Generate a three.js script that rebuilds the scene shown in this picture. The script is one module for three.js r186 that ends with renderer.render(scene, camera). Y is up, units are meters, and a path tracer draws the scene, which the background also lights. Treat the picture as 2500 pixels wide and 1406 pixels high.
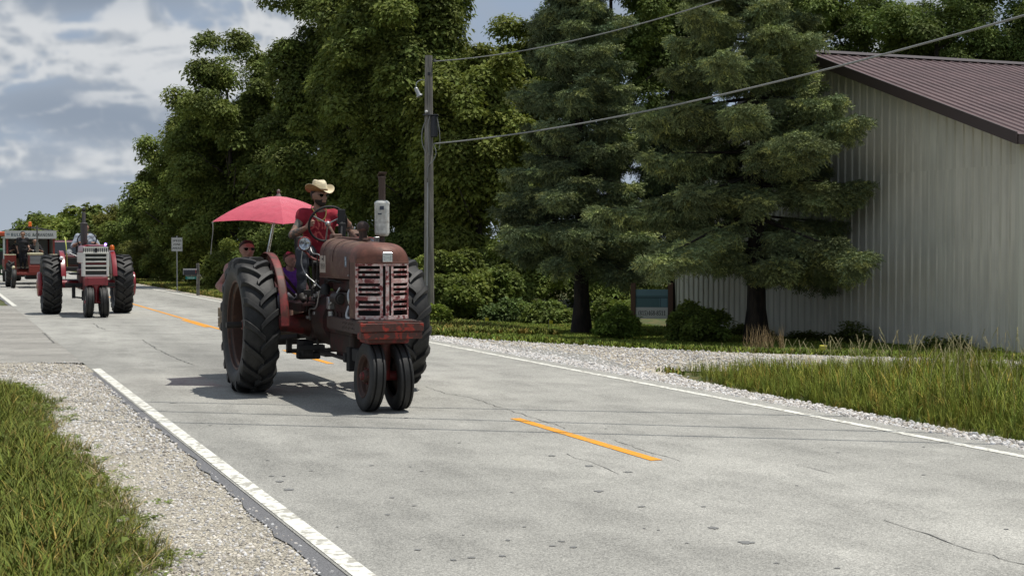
import * as THREE from 'three';
import { mergeGeometries, toCreasedNormals } from 'three/addons/utils/BufferGeometryUtils.js';
import { RoundedBoxGeometry } from 'three/addons/geometries/RoundedBoxGeometry.js';

// ---------------------------------------------------------------- camera, sky, sun, exposure
const scene = new THREE.Scene();
const FOCAL = 3500, EYE = 1.68;
const camera = new THREE.PerspectiveCamera(2 * Math.atan(703 / FOCAL) * 180 / Math.PI, 1024 / 575, 0.1, 6000);
camera.position.set(0, EYE, 0);
camera.rotation.x = -Math.atan(98 / FOCAL);
const renderer = new THREE.WebGLRenderer({ antialias: true });
renderer.toneMapping = THREE.LinearToneMapping;
renderer.toneMappingExposure = 1.0;
renderer.shadowMap.enabled = true;

const SUN = new THREE.Vector3(0.29, 1, -0.05).normalize();
const sun = new THREE.DirectionalLight(new THREE.Color().setRGB(1, 0.955, 0.87), 4.2);
sun.position.copy(SUN).multiplyScalar(80);
sun.castShadow = true;
sun.shadow.mapSize.set(4096, 4096);
Object.assign(sun.shadow.camera, { left: -60, right: 60, top: 60, bottom: -60, near: 1, far: 200 });
scene.add(sun, sun.target);

// ---------------------------------------------------------------- noise
function rng(seed) { let a = seed >>> 0; return () => { a = a + 0x6D2B79F5 | 0; let t = Math.imul(a ^ a >>> 15, 1 | a); t = t + Math.imul(t ^ t >>> 7, 61 | t) ^ t; return ((t ^ t >>> 14) >>> 0) / 4294967296; }; }
const PERM = new Uint8Array(512), VAL = new Float32Array(256);
{ const r = rng(77); const p = [...Array(256).keys()]; for (let i = 255; i > 0; i--) { const j = Math.floor(r() * (i + 1)); [p[i], p[j]] = [p[j], p[i]]; } for (let i = 0; i < 512; i++) PERM[i] = p[i & 255]; for (let i = 0; i < 256; i++) VAL[i] = r(); }
const sm = t => t * t * t * (t * (t * 6 - 15) + 10);
function vnoise(x, y, z, per = 256) {          // value noise 0..1, periodic in x and y when per < 256
  const fx = Math.floor(x), fy = Math.floor(y), fz = Math.floor(z), tx = sm(x - fx), ty = sm(y - fy), tz = sm(z - fz);
  const m = n => ((n % per) + per) % per & 255;
  const x0 = m(fx), x1 = m(fx + 1), y0 = m(fy), y1 = m(fy + 1), z0 = fz & 255, z1 = fz + 1 & 255;
  const h = (a, b, c) => VAL[PERM[PERM[PERM[a] + b] + c]];
  const l = (a, b, t) => a + (b - a) * t;
  return l(l(l(h(x0, y0, z0), h(x1, y0, z0), tx), l(h(x0, y1, z0), h(x1, y1, z0), tx), ty), l(l(h(x0, y0, z1), h(x1, y0, z1), tx), l(h(x0, y1, z1), h(x1, y1, z1), tx), ty), tz);
}
function fbm(x, y, z, oct, per = 256) { let s = 0, a = 0.5, n = 0; for (let i = 0; i < oct; i++) { s += a * vnoise(x, y, z + i * 7.3, per); n += a; a *= 0.5; x *= 2; y *= 2; z *= 2; if (per < 256) per = Math.min(256, per * 2); } return s / n; }
const clamp = (v, a = 0, b = 1) => Math.min(b, Math.max(a, v));
const ss = (a, b, v) => { const t = clamp((v - a) / (b - a)); return t * t * (3 - 2 * t); };
const mix = (a, b, t) => a + (b - a) * t;

// ---------------------------------------------------------------- sky: blue air, broken cumulus and grey cloud bases
{
  const w = 4096, h = 2048, data = new Float32Array(w * h * 4);
  // cloud masses: azimuth and elevation in degrees from straight ahead, half sizes, strength
  const D = 180 / Math.PI;
  const px = (x, y, rx, ry, s) => [Math.atan((x - 1250) / FOCAL) * D, Math.atan((605 - y) / FOCAL) * D, rx / FOCAL * D, ry / FOCAL * D, s];
  const heaps = [px(350, 120, 120, 95, 1.0), px(240, 190, 140, 60, 0.9), px(470, 200, 140, 85, 1.0), px(60, 100, 110, 70, 0.8), px(700, 40, 130, 90, 0.95), px(620, 190, 150, 80, 0.8), px(330, 60, 60, 50, 0.6),
    px(200, 420, 200, 45, 0.5), px(330, 385, 110, 40, 0.5), px(60, 400, 90, 40, 0.45), px(-60, 190, 90, 70, 0.7)];
  const bases = [px(180, 290, 260, 60, 1.0), px(60, 20, 260, 45, 0.7), px(420, 330, 160, 40, 0.6), px(250, 15, 260, 35, 0.6)];
  for (let j = 0; j < h; j++) {
    const el = ((j + 0.5) / h - 0.5) * Math.PI, ce = Math.cos(el), se = Math.sin(el), elD = el * D;
    for (let i = 0; i < w; i++) {
      const ph = ((i + 0.5) / w - 0.5) * 2 * Math.PI, dx = Math.cos(ph) * ce, dz = Math.sin(ph) * ce, k = (j * w + i) * 4;
      let r, g, b;
      if (el < -0.03) { r = 0.20; g = 0.22; b = 0.2; }
      else {
        const t = clamp(se);
        // clear air
        r = mix(0.42, 0.19, Math.pow(t, 0.45)); g = mix(0.49, 0.29, Math.pow(t, 0.45)); b = mix(0.57, 0.47, Math.pow(t, 0.45));
        const az = Math.atan2(dx, -dz) * D;
        let hb = 0, bb = 0;
        if (az > -32 && az < 6 && elD < 16) {
          for (const [a, e, ra, re, s] of heaps) { const q = ((az - a) / ra) ** 2 + ((elD - e) / re) ** 2; if (q < 9) hb += s * Math.exp(-q); }
          for (const [a, e, ra, re, s] of bases) { const q = ((az - a) / ra) ** 2 + ((elD - e) / re) ** 2; if (q < 9) bb += s * Math.exp(-q); }
        }
        const sx = dx * 9, sy = se * 20, sz = dz * 9;
        const wx = vnoise(sx * 1.7, sy * 1.7, sz * 1.7 + 31) - 0.5, wy = vnoise(sx * 1.7 + 9, sy * 1.7, sz * 1.7) - 0.5;
        const f1 = fbm(sx + wx * 0.8, sy + wy * 0.8, sz, 4);
        const near = az > -34 && az < 8 && elD < 16;
        const bil = (x, y, z, o) => { let q = 0, a = 0.5, m = 0; for (let i = 0; i < o; i++) { q += a * (1 - Math.abs(2 * vnoise(x, y, z + i * 7.3) - 1)); m += a; a *= 0.52; x *= 2.1; y *= 2.1; z *= 2.1; } return q / m; };
        const det = near ? bil(sx * 4.2 + wx * 2, sy * 4.2 + wy * 2, sz * 4.2, 5) : 0.5;
        const det2 = near ? bil((sx + 0.02) * 4.2 + wx * 2, (sy + 0.22) * 4.2 + wy * 2, sz * 4.2, 3) : 0.5;
        // thin grey sheet
        const sheet = ss(0.34, 0.62, f1 + 0.25 * bb + 0.04);
        const gr = mix(0.35, 0.26, clamp(bb)), gg = mix(0.40, 0.31, clamp(bb)), gb = mix(0.47, 0.385, clamp(bb));
        r = mix(r, gr, 0.85 * sheet); g = mix(g, gg, 0.85 * sheet); b = mix(b, gb, 0.85 * sheet);
        // heaped white cumulus
        const own = near ? hb * 0.74 + (det - 0.62) * 1.35 - 0.30 : (f1 - 0.55) * 2.6 + (vnoise(sx * 3, sy * 3, sz * 3) - 0.5) * 0.5;
        const c = ss(-0.14, 0.42, own) * (1 - 0.35 * clamp(bb));
        const lit = clamp(0.46 + (det - det2) * 2.0 + own * 0.5);
        r = mix(r, mix(0.37, 0.67, lit), c); g = mix(g, mix(0.415, 0.69, lit), c); b = mix(b, mix(0.475, 0.71, lit), c);
        // pale air low down
        const lo = Math.exp(-elD / 2.2) * 0.55;
        r = mix(r, 0.47, lo); g = mix(g, 0.53, lo); b = mix(b, 0.60, lo);
      }
      data[k] = r; data[k + 1] = g; data[k + 2] = b; data[k + 3] = 1;
    }
  }
  const sky = new THREE.DataTexture(data, w, h, THREE.RGBAFormat, THREE.FloatType);
  sky.mapping = THREE.EquirectangularReflectionMapping; sky.magFilter = THREE.LinearFilter; sky.minFilter = THREE.LinearFilter; sky.needsUpdate = true;
  scene.background = sky; scene.environment = sky;
  scene.environmentIntensity = 1.0; scene.backgroundIntensity = 1.0;
}

// ---------------------------------------------------------------- helpers
const V = (x, y, z) => new THREE.Vector3(x, y, z);
const W = (x, fwd, y = 0) => new THREE.Vector3(x, y, -fwd);           // metres to the right of and ahead of the viewer
const TH = 0.3803, CT = Math.cos(TH), ST = Math.sin(TH);
const R = (X, Z, y = 0) => W(X * CT - Z * ST, X * ST + Z * CT, y);     // metres across and along the road
const toRoad = (x, fwd) => [x * CT + fwd * ST, -x * ST + fwd * CT];
const groundY = (x, fwd) => { const [X, Z] = toRoad(x, fwd); return -0.025 - 0.21 * ss(9.5, 14, X) * ss(16, 30, Z); };
const onG = (x, fwd) => W(x, fwd, groundY(x, fwd));
const pxAt = (px, fwd) => (px - 1250) / FOCAL * fwd;
const rgb = (r, g, b) => new THREE.Color().setRGB(r, g, b);
const taken = {};
function numbered(name) { const n = taken[name] = (taken[name] ?? -1) + 1; return n ? name + '_' + String(n).padStart(3, '0') : name; }
function thing(name, label, category, pos = V(0, 0, 0), turn = 0, group) {
  const o = new THREE.Group(); o.name = numbered(name); o.position.copy(pos); o.rotation.y = turn;
  o.userData = { label, category }; if (group) o.userData.group = group; scene.add(o); return o;
}
function tag(o, label, category, group) { o.userData.label = label; o.userData.category = category; if (group) o.userData.group = group; return o; }
function flat(g) {
  g = g.index ? g.toNonIndexed() : g.clone();
  for (const k of Object.keys(g.attributes)) if (!['position', 'normal', 'uv', 'color'].includes(k)) g.deleteAttribute(k);
  if (!g.attributes.normal) g.computeVertexNormals();
  if (!g.attributes.uv) g.setAttribute('uv', new THREE.BufferAttribute(new Float32Array(g.attributes.position.count * 2), 2));
  g.morphAttributes = {}; return g;
}
function buv(g, s = 1) {                                              // uv in metres by the way each face points
  g = flat(g); const p = g.attributes.position, uv = new Float32Array(p.count * 2), a = V(), b = V(), c = V();
  for (let i = 0; i < p.count; i += 3) {
    a.fromBufferAttribute(p, i); b.fromBufferAttribute(p, i + 1); c.fromBufferAttribute(p, i + 2);
    const n = b.clone().sub(a).cross(c.clone().sub(a)), ax = Math.abs(n.x), ay = Math.abs(n.y), az = Math.abs(n.z);
    for (let k = 0; k < 3; k++) { const q = [a, b, c][k]; const [u, v] = ay >= ax && ay >= az ? [q.x, q.z] : ax >= az ? [q.z, q.y] : [q.x, q.y]; uv[(i + k) * 2] = u * s; uv[(i + k) * 2 + 1] = v * s; }
  }
  g.setAttribute('uv', new THREE.BufferAttribute(uv, 2)); return g;
}
function merge(list) {
  list = (Array.isArray(list) ? list.flat(3) : [list]).map(flat);
  if (list.some(g => g.attributes.color)) for (const g of list) if (!g.attributes.color) g.setAttribute('color', new THREE.BufferAttribute(new Float32Array(g.attributes.position.count * 3).fill(1), 3));
  return list.length === 1 ? list[0] : mergeGeometries(list);
}
function mesh(name, geos, material, parent, uvs) {
  let g = merge(geos); if (uvs) g = buv(g, uvs);
  const m = new THREE.Mesh(g, material); m.name = parent ? name : numbered(name); m.castShadow = m.receiveShadow = true;
  (parent || scene).add(m); return m;
}
function struct(name, geos, material, parent) { const m = mesh(name, geos, material, parent); if (!parent) m.userData.kind = 'structure'; return m; }
const grp = (name, parent) => { const g = new THREE.Group(); g.name = name; parent.add(g); return g; };
const box = (x0, x1, y0, y1, z0, z1, r = 0) => { const g = r ? new RoundedBoxGeometry(x1 - x0, y1 - y0, z1 - z0, 2, r) : new THREE.BoxGeometry(x1 - x0, y1 - y0, z1 - z0); g.translate((x0 + x1) / 2, (y0 + y1) / 2, (z0 + z1) / 2); return g; };
function rod(a, b, r0, r1 = r0, seg = 12, open = false) {
  const d = b.clone().sub(a), L = d.length(), g = new THREE.CylinderGeometry(r1, r0, L, seg, 1, open);
  g.applyQuaternion(new THREE.Quaternion().setFromUnitVectors(V(0, 1, 0), d.normalize())); g.translate((a.x + b.x) / 2, (a.y + b.y) / 2, (a.z + b.z) / 2); return g;
}
const tube = (pts, r, seg = 24, rad = 8, closed = false) => new THREE.TubeGeometry(new THREE.CatmullRomCurve3(pts, closed), seg, r, rad, closed);
const bar = (a, b, w, h) => { const d = b.clone().sub(a), L = d.length(), g = new THREE.BoxGeometry(w, L, h); g.applyQuaternion(new THREE.Quaternion().setFromUnitVectors(V(0, 1, 0), d.normalize())); g.translate((a.x + b.x) / 2, (a.y + b.y) / 2, (a.z + b.z) / 2); return g; };
const lathe = (pts, seg = 32) => new THREE.LatheGeometry(pts.map(p => new THREE.Vector2(p[0], p[1])), seg);   // about y
const latheZ = (pts, seg = 48) => { const g = lathe(pts, seg); g.rotateX(Math.PI / 2); return g; };          // about z
const sphere = (p, r, sx = 1, sy = 1, sz = 1, seg = 16) => { const g = new THREE.SphereGeometry(r, seg, seg * 0.7 | 0); g.scale(sx, sy, sz); g.translate(p.x, p.y, p.z); return g; };
const extr = (shape, depth, bevel = 0, curve = 12) => new THREE.ExtrudeGeometry(shape, { depth, bevelEnabled: bevel > 0, bevelSize: bevel, bevelThickness: bevel, bevelSegments: 2, curveSegments: curve });
function loft(rows, close = false) {                                 // rows of equal numbers of points
  const n = rows[0].length, pos = [], idx = [], uv = [];
  rows.forEach((r, i) => r.forEach((p, j) => { pos.push(p.x, p.y, p.z); uv.push(j / (n - 1), i / (rows.length - 1)); }));
  for (let i = 0; i < rows.length - 1; i++) for (let j = 0; j < (close ? n : n - 1); j++) { const a = i * n + j, b = i * n + (j + 1) % n, c = a + n, d = b + n; idx.push(a, b, d, a, d, c); }
  const g = new THREE.BufferGeometry(); g.setAttribute('position', new THREE.Float32BufferAttribute(pos, 3)); g.setAttribute('uv', new THREE.Float32BufferAttribute(uv, 2)); g.setIndex(idx); g.computeVertexNormals(); return g;
}
const crease = (g, a = 0.6) => toCreasedNormals(g.index ? g : g, a);

// ---------------------------------------------------------------- textures and materials
function tex(n, fn, { srgb = true, rep = 1 } = {}) {                   // fn(u, v, i, j) -> [r, g, b] display values 0..1
  const d = new Uint8Array(n * n * 4);
  for (let j = 0; j < n; j++) for (let i = 0; i < n; i++) { const c = fn(i / n, j / n, i, j), k = (j * n + i) * 4; d[k] = clamp(c[0]) * 255; d[k + 1] = clamp(c[1]) * 255; d[k + 2] = clamp(c[2]) * 255; d[k + 3] = 255; }
  const t = new THREE.DataTexture(d, n, n, THREE.RGBAFormat); t.magFilter = THREE.LinearFilter; t.minFilter = THREE.LinearMipmapLinearFilter; t.generateMipmaps = true;
  t.wrapS = t.wrapT = THREE.RepeatWrapping; t.repeat.set(rep, rep); if (srgb) t.colorSpace = THREE.SRGBColorSpace; t.needsUpdate = true; return t;
}
const again = (t, rep) => { const c = t.clone(); c.repeat.set(rep, rep); c.needsUpdate = true; return c; };
const std = (color, roughness = 0.7, o = {}) => new THREE.MeshStandardMaterial({ color: Array.isArray(color) ? rgb(...color) : color, roughness, metalness: 0, ...o });
const phys = (color, roughness, o = {}) => new THREE.MeshPhysicalMaterial({ color: Array.isArray(color) ? rgb(...color) : color, roughness, ...o });
const lerp3 = (a, b, t) => [mix(a[0], b[0], t), mix(a[1], b[1], t), mix(a[2], b[2], t)];
// worn paint: patches of paint over rust or primer, with scratches (display colours)
function wornPaint(paint, worn, rust, share, seed, n = 512, fine = 1) {
  return tex(n, (u, v) => {
    const a = fbm(u * 5 * fine, v * 5 * fine, seed, 5, 5 * fine), b = fbm(u * 14 * fine, v * 14 * fine, seed + 9, 4, 14 * fine), c = fbm(u * 40, v * 40, seed + 3, 2, 40);
    let col = lerp3(paint, worn, ss(0.35, 0.65, b));
    col = lerp3(col, rust, ss(1 - share - 0.06, 1 - share + 0.06, a * 0.62 + b * 0.38 + 0.12));
    const k = 0.88 + 0.24 * c; return [col[0] * k, col[1] * k, col[2] * k];
  });
}
const noiseBump = tex(512, (u, v) => { const a = fbm(u * 24, v * 24, 4, 4, 24); return [a, a, a]; }, { srgb: false });

// ================================================================ ground, road, gravel
const grassGroundTex = tex(512, (u, v) => { const a = fbm(u * 10, v * 10, 2, 5, 10), b = fbm(u * 60, v * 60, 6, 3, 60); const k = 0.55 + 0.55 * b; return lerp3([0.30 * k, 0.36 * k, 0.17 * k], [0.42 * k, 0.40 * k, 0.24 * k], ss(0.45, 0.62, a)); });
const rand0 = rng(5);
const grainTable = new Float32Array(1024 * 1024).map(() => rand0());
const roadTex = tex(1024, (u, v, i, j) => {
  const a = fbm(u * 8, v * 8, 1, 4, 8), s = grainTable[j * 1024 + i], s2 = grainTable[(j >> 1) * 1024 + (i >> 1)], s3 = grainTable[(j >> 2) * 1024 + (i >> 2) + 300];
  let k = 0.545 + (s - 0.5) * 0.13 + (s2 - 0.5) * 0.16 + (s3 - 0.5) * 0.09 + (a - 0.5) * 0.10;
  if (s3 > 0.93) k -= 0.09; const wear = fbm(u * 20, v * 5, 15, 4, 20); k -= 0.025 * ss(0.50, 0.72, wear);
  return [k * 1.01, k, k * 0.965];
});
const roadBump = tex(1024, (u, v, i, j) => { const k = 0.5 * grainTable[(j >> 1) * 1024 + (i >> 1)] + 0.5 * grainTable[(j >> 2) * 1024 + (i >> 2) + 300]; return [k, k, k]; }, { srgb: false });
const gravelTex = tex(1024, (u, v, i, j) => {
  // stones as jittered cells
  const n = 96, x = u * n, y = v * n, cx = Math.floor(x), cy = Math.floor(y); let d1 = 9, d2 = 9, id = 0;
  for (let b = -1; b <= 1; b++) for (let a = -1; a <= 1; a++) { const gx = ((cx + a) % n + n) % n, gy = ((cy + b) % n + n) % n, q = gy * 1024 + gx; const ex = cx + a + grainTable[q] - x, ey = cy + b + grainTable[q + 500] - y, d = ex * ex + ey * ey; if (d < d1) { d2 = d1; d1 = d; id = q; } else if (d < d2) d2 = d; }
  const edge = ss(0.0, 0.22, Math.sqrt(d2) - Math.sqrt(d1)), t = grainTable[id + 200], w = fbm(u * 6, v * 6, 8, 4, 6);
  const k = mix(0.36, 0.52 + 0.24 * t, edge) + (w - 0.5) * 0.12; return [k * 1.02, k * 0.99, k * 0.93];
});
const asphaltTex = tex(512, (u, v, i, j) => { const k = 0.42 + (grainTable[j * 1024 + i] - 0.5) * 0.14 + (grainTable[(j >> 1) * 1024 + (i >> 1) + 77] - 0.5) * 0.12; return [k, k, k * 1.02]; });
const apronTex = tex(1024, (u, v, i, j) => {
  const a = fbm(u * 7, v * 7, 21, 5, 7), s = grainTable[j * 1024 + i], s3 = grainTable[(j >> 1) * 1024 + (i >> 1) + 40]; let k = 0.535 + (s - 0.5) * 0.12 + (s3 - 0.5) * 0.13 + (a - 0.5) * 0.2; if (s3 > 0.95) k += 0.18; return [k * 1.02, k, k * 0.955];
});
function sheet(pts, uvScale, y, jitter = 0, seed = 1) {               // flat polygon in road coordinates, edges broken up
  const r = rng(seed), out = [];
  pts.forEach((p, i) => { const q = pts[(i + 1) % pts.length], L = Math.hypot(q[0] - p[0], q[1] - p[1]), n = jitter ? Math.min(160, Math.max(1, Math.round(L / 0.25))) : 1; for (let k = 0; k < n; k++) out.push([mix(p[0], q[0], k / n) + (r() - 0.5) * jitter, mix(p[1], q[1], k / n) + (r() - 0.5) * jitter]); });
  const g = new THREE.ShapeGeometry(new THREE.Shape(out.map(p => new THREE.Vector2(p[0], p[1])))), p = g.attributes.position, uv = g.attributes.uv;
  for (let i = 0; i < p.count; i++) { const X = p.getX(i), Z = p.getY(i), w = R(X, Z); uv.setXY(i, X * uvScale, Z * uvScale); p.setXYZ(i, w.x, typeof y === 'function' ? y(w.x, -w.z) : y, w.z); }
  g.computeVertexNormals(); const nn = g.attributes.normal; for (let i = 0; i < nn.count; i++) nn.setXYZ(i, 0, 1, 0);
  return g;
}
function grid(us, vs, at, colorAt, uvScale) {
  const pos = [], uv = [], col = [], idx = [], n = us.length;
  vs.forEach(v => us.forEach(u => { const p = at(u, v); pos.push(p.x, p.y, p.z); uv.push(u * uvScale, v * uvScale); col.push(...colorAt(u, v)); }));
  for (let j = 0; j < vs.length - 1; j++) for (let i = 0; i < n - 1; i++) { const a = j * n + i; idx.push(a, a + 1, a + n + 1, a, a + n + 1, a + n); }
  const g = new THREE.BufferGeometry(); g.setAttribute('position', new THREE.Float32BufferAttribute(pos, 3)); g.setAttribute('uv', new THREE.Float32BufferAttribute(uv, 2)); g.setAttribute('color', new THREE.Float32BufferAttribute(col, 3)); g.setIndex(idx); g.computeVertexNormals(); return g;
}
const steps = (list) => { const o = []; list.forEach(([a, b, d]) => { for (let x = a; x < b - 1e-6; x += d) o.push(x); }); o.push(list[list.length - 1][1]); return o; };
const matGround = std([1, 1, 1], 0.95, { map: grassGroundTex, vertexColors: true });
struct('ground', grid(steps([[-3000, -600, 400], [-600, -80, 40], [-80, -30, 5], [-30, 34, 0.8], [34, 80, 5], [80, 600, 40], [600, 3000, 400]]), steps([[-300, -20, 40], [-20, 60, 0.8], [60, 120, 5], [120, 600, 40], [600, 4000, 400]]),
  (x, f) => W(x, f, groundY(x, f)), (x, f) => { const a = 0.8 + 0.5 * fbm(x * 0.35 + 40, f * 0.35 + 40, 3, 4); return [a * 1.02, a, a * 0.9]; }, 0.5), matGround);

// gravel shoulders and the drive beyond the road
const matGravel = std([1.16, 1.13, 1.06], 0.95, { map: gravelTex, bumpMap: gravelTex, bumpScale: 0.012 });
const matGravelPale = std([1.35, 1.30, 1.22], 0.95, { map: gravelTex, bumpMap: gravelTex, bumpScale: 0.01 });
struct('gravel_shoulder', sheet([[1.97, -20], [1.97, 21.3], [1.2, 22.3], [-2, 23.3], [-15, 24.2], [-15, 21.2], [-3, 20.2], [0.2, 18.9], [0.75, 17.5], [0.85, 10], [0.8, -20]], 1 / 2.2, (x, f) => -0.014 + 0.0115 * ss(19, 20.5, toRoad(x, f)[1]), 0.12, 2), matGravel);
const DRIVE = [[8.2, -20], [8.72, -20], [8.72, 10], [8.8, 15], [9.2, 17.4], [10.6, 16.9], [13.1, 14.9], [16.5, 11.5], [24, 6], [28, 9], [18.5, 14], [14.6, 17.5], [11.4, 21.4], [9.4, 24.4], [8.85, 26.5], [8.75, 40], [8.75, 260], [8.2, 260]];
struct('gravel_drive', sheet(DRIVE, 1 / 2.4, (x, f) => groundY(x, f) + 0.012, 0.10, 3), matGravelPale);
struct('side_road', sheet([[2.2, 21.3], [2.2, 44], [0.6, 45], [-2, 46], [-60, 47], [-60, 23.6], [-15, 23.9], [-2, 23.1], [1.2, 22.1]], 1 / 3, -0.0015, 0.3, 4), std([1, 1, 1], 0.9, { map: apronTex, bumpMap: roadBump, bumpScale: 0.004 }));
struct('asphalt_edge', sheet([[2.3, -20], [2.3, 300], [1.86, 300], [1.84, 46], [1.85, 44.2], [2.1, 44], [2.1, 20.9], [1.88, 20.7], [1.87, 17], [1.86, 12], [1.83, 9], [1.81, 6], [1.80, -20]], 1 / 1.5, -0.0045, 0.07, 5), std([1, 1, 1], 0.9, { map: asphaltTex }));

// the road itself: a long sheet of pale worn chip seal
const roadMat = std([1, 1, 1], 0.86, { map: roadTex, vertexColors: true, bumpMap: roadBump, bumpScale: 0.004 });
const roadTone = (X, Z) => {
  const patches = fbm(X * 0.7 + 20, Z * 0.13 + 50, 4, 4), fine = fbm(X * 2.2 + 3, Z * 0.5 + 9, 12, 3);
  let k = 1 + (patches - 0.5) * 0.5 + (fine - 0.5) * 0.26;
  for (const c of [2.85, 4.55, 5.95, 7.35]) k += 0.06 * Math.exp(-(((X - c) / 0.28) ** 2));                    // polished wheel tracks
  k -= 0.10 * Math.exp(-(((X - 3.7) / 0.35) ** 2)) * (0.5 + fine);                                            // drip line
  k -= 0.16 * ss(18.5, 19.4, Z + 0.5 * Math.sin(X * 2)) * (1 - ss(25, 26.5, Z + (X - 2) * 0.3)) * (1 - ss(4.5, 5.2, X));   // darker patched mat where the side road joins
  k *= 1.2; return [k, k, k * 0.985];
};
const road = struct('road', [grid(steps([[1.93, 8.43, 0.26]]), steps([[-20, 40, 0.3], [40, 80, 1], [80, 300, 10], [300, 1500, 100]]), (X, Z) => R(X, Z, 0), roadTone, 1 / 3.1)], roadMat);
struct('driveway_apron', sheet([[8.41, 16], [9.1, 18.2], [9.5, 20.5], [9.0, 23.5], [8.41, 26.5]], 1 / 3.1, -0.006, 0.08, 7), std([1, 1, 1], 0.88, { map: roadTex }));

function ribbon(pts, width, y, seed = 1, wob = 0) {                   // flat strip along road-plane points [x, fwd]
  const r = rng(seed), L = [], Rr = [];
  const c = new THREE.CatmullRomCurve3(pts.map(p => V(p[0], 0, p[1]))), n = Math.max(4, Math.round(c.getLength() / (wob ? 0.12 : 0.6)));
  for (let i = 0; i <= n; i++) { const p = c.getPoint(i / n), t = c.getTangent(i / n), s = V(-t.z, 0, t.x), a = (r() - 0.5) * wob, w = width * (wob ? 0.25 + 1.1 * r() : 1) / 2; L.push(W(p.x + s.x * (w + a), p.z + s.z * (w + a), y)); Rr.push(W(p.x + s.x * (a - w), p.z + s.z * (a - w), y)); }
  const g = loft([Rr, L]); for (let i = 0; i < g.attributes.normal.count; i++) g.attributes.normal.setXYZ(i, 0, 1, 0); return buvG(g);
}
function buvG(g) { const p = g.attributes.position, u = g.attributes.uv; for (let i = 0; i < p.count; i++) u.setXY(i, p.getX(i), p.getZ(i)); return g; }
const G = (px, py) => { const z = FOCAL * EYE / (py - 605); return [(px - 1250) / FOCAL * z, z]; };
const XZ = (X, Z) => { const w = R(X, Z); return [w.x, -w.z]; };
// painted markings with worn edges and cracks through them
const paintTex = (c, d, seed) => tex(512, (u, v) => { const a = fbm(u * 30, v * 30, seed, 4, 30), b = fbm(u * 7, v * 7, seed + 3, 3, 7); return lerp3(c, d, ss(0.52, 0.66, a * 0.6 + b * 0.4)); });
const whitePaint = std([1, 1, 1], 0.75, { map: paintTex([0.86, 0.855, 0.82], [0.66, 0.65, 0.61], 3) });
const yellowPaint = std([1, 1, 1], 0.75, { map: paintTex([0.90, 0.60, 0.13], [0.70, 0.56, 0.33], 5) });
struct('edge_line', ribbon([XZ(2.005, -10), XZ(2.005, 5), XZ(2.005, 20.6)], 0.115, 0.004), whitePaint);
struct('edge_line', ribbon([XZ(2.0, 43.6), XZ(2.0, 80), XZ(2.0, 300)], 0.13, 0.004), whitePaint);
struct('edge_line', ribbon([XZ(8.09, -10), XZ(8.09, 30), XZ(8.09, 90), XZ(8.09, 300)], 0.105, 0.004), whitePaint);
for (const [a, b] of [[10.05, 13.05], [20.2, 23.2], [30.5, 33.8]]) struct('centre_dash', ribbon([XZ(5.25, a), XZ(5.25, b)], 0.105, 0.004), yellowPaint);
struct('centre_line', ribbon([XZ(5.36, 29.5), XZ(5.36, 60), XZ(5.36, 300)], 0.09, 0.004), yellowPaint);
// cracks and tar spots
const tar = std([0.18, 0.18, 0.176], 0.85), crackMat = std([0.12, 0.117, 0.112], 0.95);
[[[2160, 1274], [2260, 1305], [2360, 1340], [2432, 1362], [2520, 1384]], [[1150, 972], [1260, 1008], [1385, 1048]], [[1500, 1076], [1560, 1096], [1660, 1128]], [[1952, 1138], [1990, 1146], [2036, 1160]],
 [[1040, 945], [1090, 962], [1150, 972]], [[345, 830], [390, 858], [430, 876], [470, 892]], [[100, 812], [118, 828], [130, 838]], [[1760, 1216], [1800, 1226], [1830, 1234]], [[225, 790], [240, 800], [255, 805]], [[1600, 1160], [1680, 1190], [1760, 1216]], [[1380, 1110], [1450, 1135], [1510, 1160]]]
  .forEach((c, i) => { const m = mesh('crack', ribbon(c.map(p => G(...p)), [0.011, 0.009, 0.009, 0.007, 0.010, 0.022, 0.024, 0.005, 0.022, 0.003, 0.007][i], 0.0035, 20 + i, 0.05), crackMat, road); });
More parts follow.
